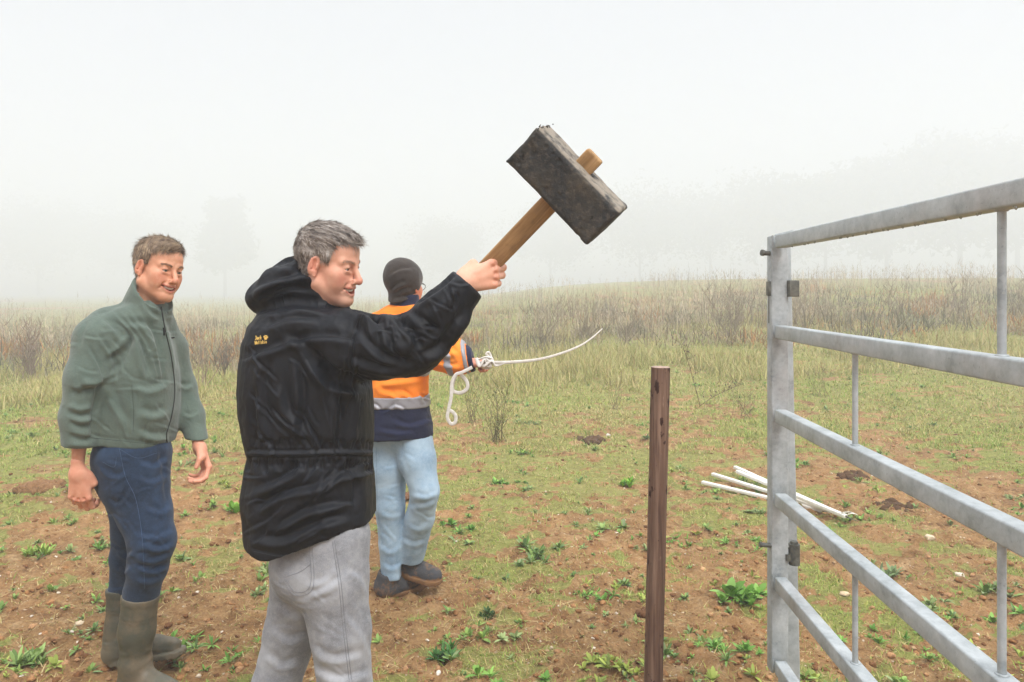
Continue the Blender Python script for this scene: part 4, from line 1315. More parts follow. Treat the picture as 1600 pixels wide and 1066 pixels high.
def shoe(parent, heel, toe, wdt, top, mat=None, name='shoe', laces=True, tilt=None):
    """heel,toe: points on the sole plane centre line; top: ankle centre"""
    heel, toe, top = (np.array(q, dtype=float) for q in (heel, toe, top))
    ax = toe - heel; L = np.linalg.norm(ax); ax /= L
    up = top - (heel + ax * L * .25); up -= ax * (up @ ax); up /= np.linalg.norm(up); sd_ = np.cross(up, ax)
    M = np.stack([ax, sd_, up], 1)
    hgt = .10
    def f(p):
        q = ((p - heel.astype(np.float32)) @ M.astype(np.float32))
        d = cap(q, (.03, 0, .045), (L - .04, 0, .034), wdt * .46, wdt * .40)
        d = smin(d, cap(q, (.035, 0, .05), (.035, 0, hgt + .01), wdt * .46, wdt * .44), .03)
        d = smin(d, cap(q, (.05, 0, .085), (L * .62, 0, .045), .030, .030), .03)
        d = smax(d, .022 - q[:, 2], .004)
        sole = smin(cap(q * V3(1, 1, 0), (.040, 0, 0), (L * .5, 0, 0), wdt * .46, wdt * .44), cap(q * V3(1, 1, 0), (L * .5, 0, 0), (L - .05, 0, 0), wdt * .46, wdt * .52), .02)
        tread = .003 * np.sign(np.sin(q[:, 0] * 260))
        sole = smax(sole, smax(-q[:, 2] + np.maximum(tread, 0), q[:, 2] - .026, .004), .004)
        d = np.minimum(d, sole)
        return smax(d, -cap(q, (.035, 0, hgt + .0), (.035, 0, hgt + .06), wdt * .34), .004)
    lo = np.minimum(np.minimum(heel, toe), top) - .12; hi = np.maximum(np.maximum(heel, toe), top) + .12
    V, Q = mesh_sdf(f, lo, hi, .0045)
    ql_ = (V - heel) @ M; so_ = sstep(.036, .028, ql_[:, 2] + .010 * vnoise(V * 40, 5))[:, None]
    cs_ = np.array(lin('7a5a3c')) * so_ + np.array(lin('46474a')) * (1 - so_)
    o = part_from(name, V, Q, mat or SHOE, parent, cs_)
    if laces:
        parts = []
        for k in range(4):
            s0 = heel + ax * (.085 + k * .022); zz = .098 - k * .010
            pts = [Vector(s0 + sd_ * a + up * (zz - abs(a) * .5)) for a in (-.026, -.012, 0, .012, .026)]
            parts.append(tube_np(pts, .0022, 5))
        V, Q = merge_np(parts); l = part_from('laces', V, Q, DARKTH, o); 
    return o

# ============================================================ man with the mallet
YA = 2.25
gA = P(500, HY, YA); pA = person((gA.x, YA, float(ground_z(np.array([gA.x]), np.array([YA]))[0])),
    'grey haired man in a black hooded jacket and grey jeans swinging the mallet')
oA = dict(temple=.6, neck_w=PA(500, 482, 2.27), skin='e2aa90', red='cf7a66', stub='c09a86', stubw=.25, smile=1.15, open=.0070, squint=.0044, nw=.98)
RA = head_frame(-14, 12, 3); TA = PA(513, 412, YA); SA = .965
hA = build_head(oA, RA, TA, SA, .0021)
handA = make_hand([(46, 84, 50), (50, 88, 52), (54, 90, 52), (60, 88, 52)], ((.022, .026, -.016), (.058, .040, -.040), (.082, .022, -.058)),
                  PA(719, 444, 2.115), (.90, .22, .27), (.20, -1, .02), 1, 1.08, 'e6ac90', stub=(-.030, -.016, 0))
innA = inner([[(500, 850, 2.27, 44), (485, 690, 2.27, 46), (482, 570, 2.27, 50), (495, 500, 2.27, 26)],
              [(482, 545, 2.27, 34), (520, 541, 2.2, 28), (640, 543, 2.12, 22), (690, 492, 2.115, 18), (716, 458, 2.115, 13)],
              [(505, 850, 2.27, 38), (522, 890, 2.2, 34), (530, 985, 2.2, 28), (538, 1085, 2.2, 22), (530, 1245, 2.2, 15)],
              [(500, 850, 2.27, 38), (478, 890, 2.33, 32), (456, 985, 2.35, 22), (430, 1075, 2.35, 17), (394, 1225, 2.37, 12)],
              [(470, 540, 2.35, 36), (455, 620, 2.47, 26), (490, 680, 2.45, 22)]])
body_mesh(pA, [hA[:3], handA, innA])
eyes(pA, RA, TA, SA, -.02); teeth(pA, RA, TA, SA, oA)
hair_cap(oA, ([-.12, -.07, -.03, -.012, .0, .036, .046, .062, .12], [-.070, -.060, -.045, .010, .012, .010, .058, .076, .080]),
         lambda p: .004 + .006 * sstep(.02, .10, p[:, 2]) + .004 * sstep(.04, .09, p[:, 0]), RA, TA, SA,
         ['a0958b', '897d74', 'b5aba1', '6d635c', 'c8c0b8', '574e48'], 24000,
         lambda p: .017 + .012 * sstep(.03, .10, p[:, 2]) + .012 * sstep(.05, .09, p[:, 0]) * (p[:, 2] > .06),
         lambda p: np.stack([.35 + 2.2 * sstep(.04, .10, p[:, 2]) - .9 * sstep(.03, -.03, p[:, 2]), -.5 * sstep(.05, .11, p[:, 2]) + p[:, 1] * 0, -1.2 * sstep(.10, .02, p[:, 2])], -1),
         pA, 3, .0009, .16)
brows(pA, RA, TA, SA, ['bf9a84', 'a98872', '9f8070'], 4, hA, 120)

rowsA = [(466, 445, 515, .08), (476, 424, 540, .12), (490, 406, 556, .15), (510, 392, 566, .17), (535, 383, 574, .18), (570, 378, 579, .185), (610, 377, 583, .185),
         (650, 380, 585, .18), (685, 386, 585, .172), (708, 391, 583, .165), (728, 387, 585, .172), (770, 382, 587, .18), (820, 384, 588, .185), (900, 389, 588, .185)]
slA = [pc(*q) for q in [(500, 545, 2.24, 48), (545, 540, 2.16, 53), (600, 543, 2.125, 47), (645, 540, 2.115, 44), (690, 492, 2.115, 37), (742, 428, 2.115, 27)]]
cufA = PA(729, 442, 2.115); cdA = np.array([math.cos(R(47)), 0, math.sin(R(47))])
hemx = [(395, 868), (420, 875), (445, 878), (480, 867), (510, 853), (550, 836), (583, 836), (620, 836)]
def jacketA(p):
    d = loft(p, rowsA, 2.27, 2.5)
    s = chain(p, slA, .03)
    cu = (p - cufA.astype(np.float32)) @ cdA.astype(np.float32)
    s = smax(s, cu, .005)
    s = smax(s, -smax(cap(p, cufA - cdA * .07, cufA + cdA * .05, 20 / F * 2.115), -(cu + .05), .004), .003)
    d = smin(d, s, .035)
    lf = chain(p, [pc(465, 540, 2.38, 45), pc(452, 620, 2.48, 36), pc(485, 675, 2.46, 30)], .03)
    d = smin(d, lf, .03)
    # hood bunched behind the neck and collar
    hd = ell(p, P(443, 454, 2.29), (.100, .125, .070), rotm('y', -34))
    hd = smin(hd, ell(p, P(409, 466, 2.30), (.036, .10, .046)), .02)
    hd = smin(hd, cap(p, P(464, 435, 2.27), P(505, 480, 2.27), .072, .074), .02)
    cutn = np.array([.735, .12, .678]); e0 = PA(487, 418, 2.2)
    hd = smax(hd, (p - e0.astype(np.float32)) @ cutn.astype(np.float32) - .004, .010)
    d = smin(d, hd, .018)
    hem = np.interp(800 + F * p[:, 0] / 2.27, [q[0] for q in hemx], [H - (q[1] - HY) / F * 2.10 for q in hemx])
    d = smax(d, hem - p[:, 2], .004)
    inn = loft(p, [(a, b + 11, c - 11, e - .022) for a, b, c, e in rowsA], 2.27, 2.5)
    return smax(d, -smax(inn, p[:, 2] - hem - .05, .01), .003)
stA = [
 ('fold', 9, 7, [(380, 562), (402, 553), (445, 538), (485, 528), (520, 527), (552, 533)]), ('seam', 2.5, 2.0, [(380, 560), (402, 552), (445, 537), (485, 527), (520, 526), (552, 531)]),
 ('crease', 5, 7, [(566, 492), (552, 520), (545, 548), (546, 590)]),
 ('fold', 9, 12, [(500, 470), (540, 482), (575, 500), (598, 498)]), ('fold', 8, 12, [(560, 484), (580, 505), (590, 540)]),
 ('crease', 6, 14, [(618, 492), (628, 512), (645, 520)]), ('fold', 9, 13, [(612, 492), (640, 520), (652, 550)]), ('fold', 8, 10, [(575, 490), (600, 520), (612, 548)]),
 ('ridge', 9, 9, [(600, 505), (618, 535), (640, 556)]), ('crease', 6, 8, [(640, 485), (668, 505), (690, 520)]), ('fold', 8, 9, [(650, 478), (690, 452), (712, 432)]),
 ('fold', 9, 9, [(655, 560), (690, 545), (712, 512), (735, 480)]), ('ridge', 7, 6, [(672, 498), (700, 470), (722, 448)]), ('fold', 7, 8, [(545, 560), (590, 575), (640, 578)]),
 ('fold', 8, 9, [(560, 520), (600, 560), (650, 572)]), ('crease', 7, 16, [(468, 540), (498, 570), (540, 592), (583, 598)]), ('fold', 10, 12, [(480, 560), (515, 600), (560, 612)]),
 ('fold', 9, 9, [(440, 520), (480, 548), (505, 585), (512, 640)]), ('fold', 9, 8, [(520, 600), (528, 650), (524, 700)]), ('ridge', 8, 8, [(548, 600), (552, 650), (548, 705)]),
 ('fold', 8, 8, [(462, 560), (470, 620), (462, 690)]), ('fold', 9, 7, [(415, 560), (408, 620), (420, 700)]), ('crease', 6, 8, [(400, 600), (396, 650), (402, 705)]), ('fold', 9, 7, [(440, 600), (448, 640), (490, 690)]),
 ('seam', 4, -3, [(390, 709), (450, 710), (520, 708), (584, 708)]), ('seam', 3, 6, [(390, 704), (450, 705), (520, 703), (584, 703)]), ('seam', 3, 6, [(390, 715), (450, 716), (520, 714), (584, 714)]),
 ('fold', 8, 9, [(400, 800), (440, 775), (500, 760)]), ('fold', 9, 10, [(395, 770), (450, 745), (470, 725)]), ('fold', 8, 9, [(430, 830), (480, 800), (545, 785)]), ('fold', 9, 9, [(480, 770), (530, 745), (575, 735)]),
 ('fold', 9, 8, [(395, 840), (440, 845), (500, 820), (550, 808)]), ('ridge', 9, 7, [(500, 740), (495, 790), (520, 840)]), ('crease', 5, 8, [(548, 720), (556, 760), (554, 795)]),
 ('seam', 3, 2.5, [(395, 858), (445, 868), (480, 857), (510, 843), (550, 826), (583, 826)]),
 # hood
 ('fold', 9, 12, [(396, 442), (430, 415), (470, 405)]), ('crease', 6, 12, [(392, 482), (425, 458), (460, 448), (490, 452)]), ('fold', 8, 12, [(400, 455), (440, 438), (475, 432), (495, 445)]),
 ('fold', 8, 11, [(425, 425), (455, 420), (480, 428), (500, 448)]), ('crease', 7, 14, [(402, 488), (440, 470), (480, 468), (515, 478), (540, 486)]), ('ridge', 7, 9, [(395, 468), (420, 447), (450, 440)]),
 ('fold', 8, 10, [(430, 490), (470, 482), (520, 492)]), ('fold', 9, 8, [(410, 515), (450, 500), (500, 500)]), ('crease', 5, 7, [(486, 410), (508, 445), (535, 468)])]
rg = np.random.default_rng(9)
for k in range(30):       # gathers at the drawstring
    x0 = 392 + k * 6.5 + rg.normal(0, 1.5); s_ = rg.choice([-1, 1]); 
    stA.append(('crease', 2.6, 6, [(x0, 716), (x0 + rg.normal(0, 3), 728 + rg.random() * 14)]))
    stA.append(('crease', 2.6, 6, [(x0 + 2, 702), (x0 + rg.normal(0, 3), 692 - rg.random() * 12)]))
for k in range(46):       # small random pulls in the cloth
    x0, y0 = rg.uniform(392, 575), rg.uniform(560, 845); a = (-.45 + .5 * math.sin(x0 * .03 + y0 * .02)) if y0 > 715 else (1.25 + .5 * math.sin(x0 * .025)); L = rg.uniform(14, 38)
    stA.append(('fold', rg.uniform(2.2, 3.6), rg.uniform(2.2, 4.2), [(x0 - L * math.cos(a), y0 - L * math.sin(a)), (x0, y0 + rg.normal(0, 4)), (x0 + L * math.cos(a), y0 + L * math.sin(a))]))
for k in range(24):
    u = rg.random(); x0, y0 = (560 + 120 * u, 500 + 60 * rg.random()) if rg.random() < .5 else (655 + 70 * u, 545 - 85 * u - 30 * rg.random()); a = rg.normal(.9, .5); L = rg.uniform(8, 22)
    stA.append(('fold', rg.uniform(2.2, 3.4), rg.uniform(2.5, 4), [(x0 - L * math.cos(a), y0 - L * math.sin(a)), (x0, y0 + rg.normal(0, 3)), (x0 + L * math.cos(a), y0 + L * math.sin(a))]))
sjA, ojA = fin_part('jacket', jacketA, (-.87, 1.98, .70), (-.08, 2.62, 1.72), .0042, NYLON, pA, stA, [(3, (7, 7, 5), 61, 'n'), (4, (11, 11, 6), 62, 'ridge'), (1.8, (30, 30, 16), 63, 'ridge')], mm=1.4)
cords('seam', sjA, [[(380, 560), (402, 552), (445, 537), (485, 527), (520, 526), (552, 531)], [(566, 486), (552, 520), (545, 548), (546, 586)],
                      [(397, 862), (445, 870), (480, 860), (510, 846), (550, 829), (583, 829)]], simple('jacket_seam', '1a1c22', .8), ojA, .0011, off=.0002)
# embroidered maker's mark on the back yoke
GOLD = simple('gold_thread', 'e8c368', .6, 0, .1, 400)
def glyphs(word, x, y, hgt, adv):
    S = {'J': [[(.2, 0), (.8, 0)], [(.6, 0), (.6, .8), (.35, 1), (.1, .8)]], 'a': [[(.7, .4), (.4, .35), (.15, .6), (.2, .95), (.5, .95), (.7, .7)], [(.7, .4), (.72, 1)]],
         'c': [[(.7, .5), (.4, .38), (.15, .65), (.35, .98), (.7, .9)]], 'k': [[(.15, 0), (.15, 1)], [(.65, .4), (.2, .7), (.7, 1)]],
         'W': [[(0, 0), (.25, 1), (.5, .3), (.75, 1), (1, 0)]], 'o': [[(.45, .38), (.15, .65), (.45, .98), (.75, .65), (.45, .38)]], 'l': [[(.3, 0), (.3, 1)]],
         'f': [[(.7, .05), (.4, .1), (.4, 1)], [(.15, .42), (.65, .42)]], 's': [[(.7, .42), (.35, .38), (.25, .6), (.65, .78), (.5, 1), (.15, .92)]],
         'i': [[(.3, .4), (.3, 1)], [(.3, .1), (.3, .2)]], 'n': [[(.15, 1), (.15, .4)], [(.15, .5), (.5, .4), (.65, .6), (.65, 1)]]}
    out = []
    for i, ch in enumerate(word):
        for st in S[ch]: out.append([(x + (i + u) * adv, y + v_ * hgt - (i + u) * adv * .12) for u, v_ in st])
    return out
gl = glyphs('Jack', 399, 525.5, 6, 2.6) + glyphs('Wolfskin', 398.5, 533, 5.6, 2.35)
parts = []
for g in gl:
    for a, b in zip(g[:-1], g[1:]): parts += sjA.line([a, b], .0011, .0006, 5, .8)
for cx_, cy_, rr_ in ((415.2, 529, 1.9), (412.8, 526.4, .8), (414.5, 525, .8), (416.6, 525.3, .8), (418, 527.2, .8)):   # paw
    for q in np.linspace(.3, 1, 3): parts += sjA.line([(cx_ + rr_ * q * math.cos(a), cy_ + rr_ * q * math.sin(a)) for a in np.linspace(0, 6.28, 9)], .0009, .0006, 4, .8)
V, Q = merge_np(parts); part_from('logo', V, Q, GOLD, ojA)
# drawcord toggle at the hem
tg = sjA.hit(556, 830)[0]
if tg is not None:
    V, Q = tube_np([tg + Vector((0, -.008, .008)), tg + Vector((0, -.01, -.012)), tg + Vector((.002, -.01, -.024))], [.0045, .005, .003], 8); part_from('toggle', V, Q, DARKTH, ojA)

def jeansA(p):
    n_ = chain(p, [pc(*q) for q in [(518, 840, 2.22, 60), (519, 905, 2.2, 55), (532, 985, 2.2, 46), (540, 1080, 2.2, 41), (532, 1160, 2.2, 40), (530, 1245, 2.2, 34)]], .02)
    f_ = chain(p, [pc(*q) for q in [(484, 840, 2.33, 58), (478, 900, 2.34, 52), (456, 985, 2.35, 41), (430, 1075, 2.35, 36), (412, 1150, 2.36, 33), (395, 1228, 2.37, 28)]], .02)
    hp = ell(p, P(492, 880, 2.27), (.135, .15, .13))
    d = smin(smin(n_, hp, .03), f_, .012)
    d = smax(d, p[:, 2] - (H - (800 - HY) / F * 2.27), .01)
    lowz = .105
    return smax(d, lowz - p[:, 2], .004)
stJ = [('fold', 8, 9, [(470, 935), (500, 925), (535, 900)]), ('fold', 7, 7, [(480, 915), (510, 905), (520, 885)]), ('crease', 6, 8, [(465, 932), (490, 938), (520, 930)]),
 ('fold', 8, 8, [(488, 1010), (520, 1030), (570, 1020)]), ('fold', 8, 9, [(485, 1040), (530, 1062), (580, 1050)]), ('fold', 7, 6, [(540, 960), (565, 990), (580, 1030)]), ('ridge', 7, 6, [(500, 960), (505, 1010), (500, 1050)]),
 ('fold', 8, 7, [(425, 980), (450, 1000), (480, 990)]), ('fold', 8, 8, [(418, 1020), (440, 1040), (470, 1030)]), ('fold', 7, 6, [(430, 940), (452, 960), (480, 965)]), ('fold', 7, 7, [(545, 890), (565, 905), (575, 930)]),
 ('seam', 2.5, 1.8, [(521, 845), (531, 910), (538, 980), (548, 1066)]), ('seam', 2.5, -2, [(486, 855), (487, 918), (463, 932)])]
for k in range(12):
    x0, y0 = rg.uniform(425, 575), rg.uniform(900, 1100); a = rg.normal(0.1, .5); L = rg.uniform(10, 24)
    stJ.append(('fold', rg.uniform(2.2, 3.2), rg.uniform(1.5, 2.6), [(x0 - L, y0 - L * a), (x0, y0 + rg.normal(0, 3)), (x0 + L, y0 + L * a)]))
sJ, oJ = fin_part('jeans', jeansA, (-1.0, 2.0, .08), (-.32, 2.62, .98), .0056, GJEAN, pA, stJ, [(1.6, (14, 14, 22), 71, 'ridge')], mm=.62)
cords('seam_stitch', sJ, [[(519, 845), (529, 910), (536, 980), (546, 1066)], [(523, 845), (533, 910), (540, 980), (550, 1066)], [(484, 855), (485, 915), (462, 925), (446, 905)], [(488, 855), (489, 919), (461, 930), (443, 908)], [(446, 902), (470, 893), (485, 882)]], THREAD, oJ, .0009, off=.0003)
for (x0, y0, yy, tx) in ((530, 1245, 2.2, .20), (395, 1228, 2.37, .19)):
    c0 = P(x0, y0, yy); g0 = float(ground_z(np.array([c0.x]), np.array([yy]))[0])
    shoe(pA, (c0.x - .06, yy - .01, g0), (c0.x + .22, yy + .06, g0), .10, (c0.x - .02, yy, .13))

# ---- mallet
hc = PA(887, 288, 2.03)
dh = np.array([math.cos(R(45)), -.46, math.sin(R(45))]); dh /= np.linalg.norm(dh)     # along the handle
dl = np.array([math.cos(R(-46)), -.07, math.sin(R(-46))]); dl -= dh * (dl @ dh); dl /= np.linalg.norm(dl)
dn = np.cross(dh, dl)
mal = empty('mallet', P(887, 288, 2.13), 'big worn black rubber mallet with a flat wooden handle held high above the brown stake', 'mallet')
def mheadf(p):
    q = (p - hc.astype(np.float32)) @ np.stack([dl, dh, dn], 1).astype(np.float32)
    a = np.abs(q) - V3(.158, .066, .058) + .009
    d = np.sqrt((np.maximum(a, 0) ** 2).sum(1)) + np.minimum(a.max(1), 0) - .009
    bulge = .002 * sstep(.13, .158, np.abs(q[:, 0]))
    d = d - bulge
    return smax(d, (np.abs(q[:, 1]) + np.abs(q[:, 2])) * .7071 - .0815, .004)
V, Q = mesh_sdf(mheadf, hc - .22, hc + .22, .0028); V = relax(V, Q, 1)
N = normals(V, Q)
ch = fbm(V * 22, 4, 5); pit = np.clip(vnoise(V * 55, 9) - .45, 0, 1)
V = V + N * (.0013 * ch - .005 * pit)[:, None]
ql = (V - hc) @ np.stack([dl, dh, dn], 1)
endr = sstep(.146, .158, -ql[:, 0]) * sstep(.045, .062, np.abs(ql[:, 1]))
V = V + N * (.004 * endr * vnoise(V * 140, 3))[:, None]
t = NT('worn_rubber'); v = t.coord()
c_ = t.ramp(t.noise(v, 12, 7, .7), [(.3, lin('262829')), (.45, lin('363839')), (.6, lin('48453f')), (.78, lin('5e554a'))])
c_ = t.mix(t.rampf(t.noise(v, 26, 3, .5), .60, .66, 0, .85), c_, lin('191a1b'))
c_ = t.mix(t.rampf(t.noise(v, 70, 5, .7), .5, .75, 0, .4), c_, lin('85796a'))
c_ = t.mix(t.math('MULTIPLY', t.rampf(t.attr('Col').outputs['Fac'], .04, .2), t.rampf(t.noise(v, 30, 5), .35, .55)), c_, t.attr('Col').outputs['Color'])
MRUB = t.set(c_, .75, t.bump(t.noise(v, 60, 6, .7), .5, .006, t.bump(t.noise(v, 12, 5), .4, .01)), 0, .3)
lit_dirt = sstep(.058, .064, ql[:, 1])[:, None]; mcol = np.array(lin('26272a')) * (1 - lit_dirt) + np.array(lin('8f8679')) * lit_dirt  # upper face paler: light from the sky painted in along with dirt
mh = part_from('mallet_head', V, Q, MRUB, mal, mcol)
# frayed crumbs on the battered end
parts = []; rr = np.random.default_rng(3)
for k in range(70):
    b = hc + dl * (-.153 + rr.normal(0, .003)) + dh * (.060 + rr.normal(0, .006)) + dn * rr.uniform(-.055, .055)
    if k > 45: break
    e = b + (-dl * .3 + dh) * rr.uniform(.002, .006) + rr.normal(0, .003, 3)
    parts.append(tube_np([Vector(b - (e - b) * .5), Vector(b), Vector(e)], [.0025, .002, .0006], 4))
V, Q = merge_np(parts); part_from('frayed_rubber', V, Q, MRUB, mh)
import bmesh
bm = bmesh.new()
def wp(u, w=0, n_=0): return Vector(hc + dh * u + dl * w + dn * n_)
bar_bm(bm, wp(-.37), wp(.112), .028, .055, up=tuple(dl), bev=.006, seg=14)
rr = np.random.default_rng(8)
t = NT('ash_wood'); v = t.new('ShaderNodeTexCoord').outputs['Object']
Mw = Matrix((Vector(dl), Vector(dn), Vector(dh))).to_euler()
vm = t.new('ShaderNodeMapping'); vm.vector_type = 'TEXTURE'; vm.inputs['Rotation'].default_value = Matrix((Vector(dl), Vector(dn), Vector(dh))).transposed().to_euler(); t.link(v, vm.inputs[0])
vm2 = t.new('ShaderNodeMapping'); vm2.inputs['Scale'].default_value = (1, 1, .06); t.link(vm.outputs[0], vm2.inputs[0]); g = vm2.outputs[0]
n1 = t.noise(g, 160, 5, .6); n2 = t.noise(g, 40, 4, .6, .6); n3 = t.noise(vm.outputs[0], 18, 4)
c_ = t.ramp(n2, [(.3, lin('8a6a42')), (.5, lin('a9855a')), (.7, lin('bd9c6e'))])
c_ = t.mix(t.rampf(n1, .5, .7, 0, .55), c_, lin('6b4f30')); c_ = t.mix(t.rampf(n3, .55, .75, 0, .5), c_, lin('5d4a36'))
WOOD = t.set(c_, .7, t.bump(n1, .3, .002), 0, .3)
bm_obj('handle', bm, WOOD, mal)

# ============================================================ man in the green fleece
YB = 2.95
gB = P(205, HY, YB); pB = person((gB.x, YB, float(ground_z(np.array([gB.x]), np.array([YB]))[0])),
    'smiling brown haired man in green fleece jacket, blue jeans and olive rubber boots')
oB = dict(temple=1.3, skin='d99e7e', red='c8745c', stub='a87860', stubw=.2, smile=1.5, open=.0060, squint=.0046, jaw=1.08, nw=1.05, neck_w=PA(229, 482, 2.96))
RB = head_frame(-27, 9, -8); TB = PA(247, 420, YB); SB = 1.0
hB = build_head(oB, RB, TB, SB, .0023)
zB = lambda p: 0
handB1 = make_hand([(30, 52, 30), (34, 56, 32), (36, 56, 32), (38, 52, 30)], ((.022, .030, -.012), (.052, .036, -.034), (.074, .020, -.046)),
                   PA(122, 736, 2.78), (.03, .06, -1), (.10, -1, -.06), 1, 1.08, 'dc9c80')
handB2 = make_hand([(35, 45, 28), (42, 52, 30), (46, 55, 30), (48, 55, 28)], ((.022, .030, -.012), (.058, .046, -.030), (.082, .040, -.050)),
                   PA(311, 697, 3.05), (.42, -.15, -1), (.75, .75, .25), -1, 1.0, 'dc9c80', stub=(-.022, 0, 0))
innB = inner([[(205, 715, 2.96, 38), (212, 600, 2.97, 38), (212, 530, 2.97, 32), (224, 490, 2.96, 18)],
              [(190, 535, 2.93, 22), (158, 545, 2.84, 20), (141, 595, 2.79, 18), (126, 650, 2.78, 14), (122, 728, 2.78, 9)], [(245, 535, 3.03, 16), (266, 560, 3.09, 13), (284, 610, 3.12, 10), (298, 650, 3.10, 6), (310, 690, 3.055, 5)],
              [(206, 725, 2.93, 34), (214, 765, 2.91, 32), (229, 805, 2.89, 27), (238, 845, 2.86, 22), (230, 885, 2.87, 20), (218, 940, 2.9, 17), (213, 1040, 2.9, 13)],
              [(204, 725, 3.02, 28), (206, 775, 3.04, 22), (202, 835, 3.06, 15), (193, 875, 3.08, 12), (187, 940, 3.1, 9), (187, 1020, 3.1, 9)]])
body_mesh(pB, [hB[:3], handB1, handB2, innB])
eyes(pB, RB, TB, SB, .05, '6a7868'); teeth(pB, RB, TB, SB, oB)
hair_cap(oB, ([-.12, -.07, -.035, -.018, .0, .026, .034, .055, .12], [-.085, -.070, -.050, .006, .004, .004, .056, .078, .082]),
         lambda p: .004 + .005 * sstep(.02, .09, p[:, 2]) + .004 * sstep(.03, .08, p[:, 0]), RB, TB, SB,
         ['927a62', 'a88f70', '78634f', 'b8a284', '998674', '5a4a3e'], 21000,
         lambda p: .015 + .020 * sstep(.03, .10, p[:, 2]) + .006 * sstep(.05, .09, p[:, 0]) * (p[:, 2] > .06),
         lambda p: np.stack([.2 + .5 * sstep(.04, .10, p[:, 2]), -1.5 * sstep(.05, .10, p[:, 2]) - 6 * p[:, 1], -1.3 * sstep(.11, .02, p[:, 2]) - .3 * sstep(.06, .09, p[:, 0])], -1),
         pB, 13, .0010, .07, .10, .22)
brows(pB, RB, TB, SB, ['96755c', '866850'], 14, hB, 150)

rowsB = [(470, 198, 262, .09), (480, 176, 266, .115), (493, 156, 269, .14), (512, 152, 272, .15), (540, 150, 276, .155), (575, 152, 279, .16), (610, 152, 281, .165), (645, 149, 281, .17), (675, 144, 277, .165), (715, 140, 268, .16)]
sB1 = [pc(*q) for q in [(168, 512, 2.88, 32), (153, 530, 2.83, 33), (138, 590, 2.79, 32), (125, 650, 2.78, 27), (122, 740, 2.78, 23)]]
sB2 = [pc(*q) for q in [(250, 515, 3.03, 24), (266, 545, 3.09, 24), (284, 605, 3.12, 20), (298, 650, 3.10, 19), (313, 704, 3.05, 15)]]
cB1 = PA(122, 735, 2.78); nB1 = np.array([.02, 0, -1.0]); cB2 = PA(311, 698, 3.05); nB2 = np.array([.39, -.32, -.86])
hemB = [(130, 688), (150, 690), (200, 696), (262, 703), (300, 705)]
def sleeve(p, ch, c, n_, rpx, k=.03):
    s = chain(p, ch, k); cu = (p - c.astype(np.float32)) @ n_.astype(np.float32); Y_ = c[1]
    s = smax(s, cu, .004)
    return smax(s, -smax(cap(p, c - n_ * .05, c + n_ * .05, rpx / F * Y_), -(cu + .032), .004), .003)
def fleeceB(p):
    d = loft(p, rowsB, 2.96, 2.5)
    d = smin(d, sleeve(p, sB1, cB1, nB1, 18), .028)
    d = smin(d, sleeve(p, sB2, cB2, nB2, 10.5), .022)
    # stand collar
    a, b = PA(226, 494, 2.95), PA(241, 448, 2.93)
    co = cap(p, a, b, .098, .081)
    up = np.array([.72, -.25, .66]); up /= np.linalg.norm(up)
    e0 = PA(232, 461, 2.90)
    h_ = (p - e0.astype(np.float32)) @ up.astype(np.float32)
    co = smax(co, h_, .006)
    co = smax(co, -smax(cap(p, a, b + up * .06, .083, .066), -(h_ + .04), .005), .003)
    d = smin(d, co, .016)
    hem = np.interp(800 + F * p[:, 0] / 2.96, [q[0] for q in hemB], [H - (q[1] - HY) / F * 2.84 for q in hemB])
    d = smax(d, hem - p[:, 2], .004)
    inn = loft(p, [(a_, b_ + 5, c_ - 5, e_ - .012) for a_, b_, c_, e_ in rowsB], 2.96, 2.5)
    return smax(d, -smax(inn, p[:, 2] - hem - .05, .01), .003)
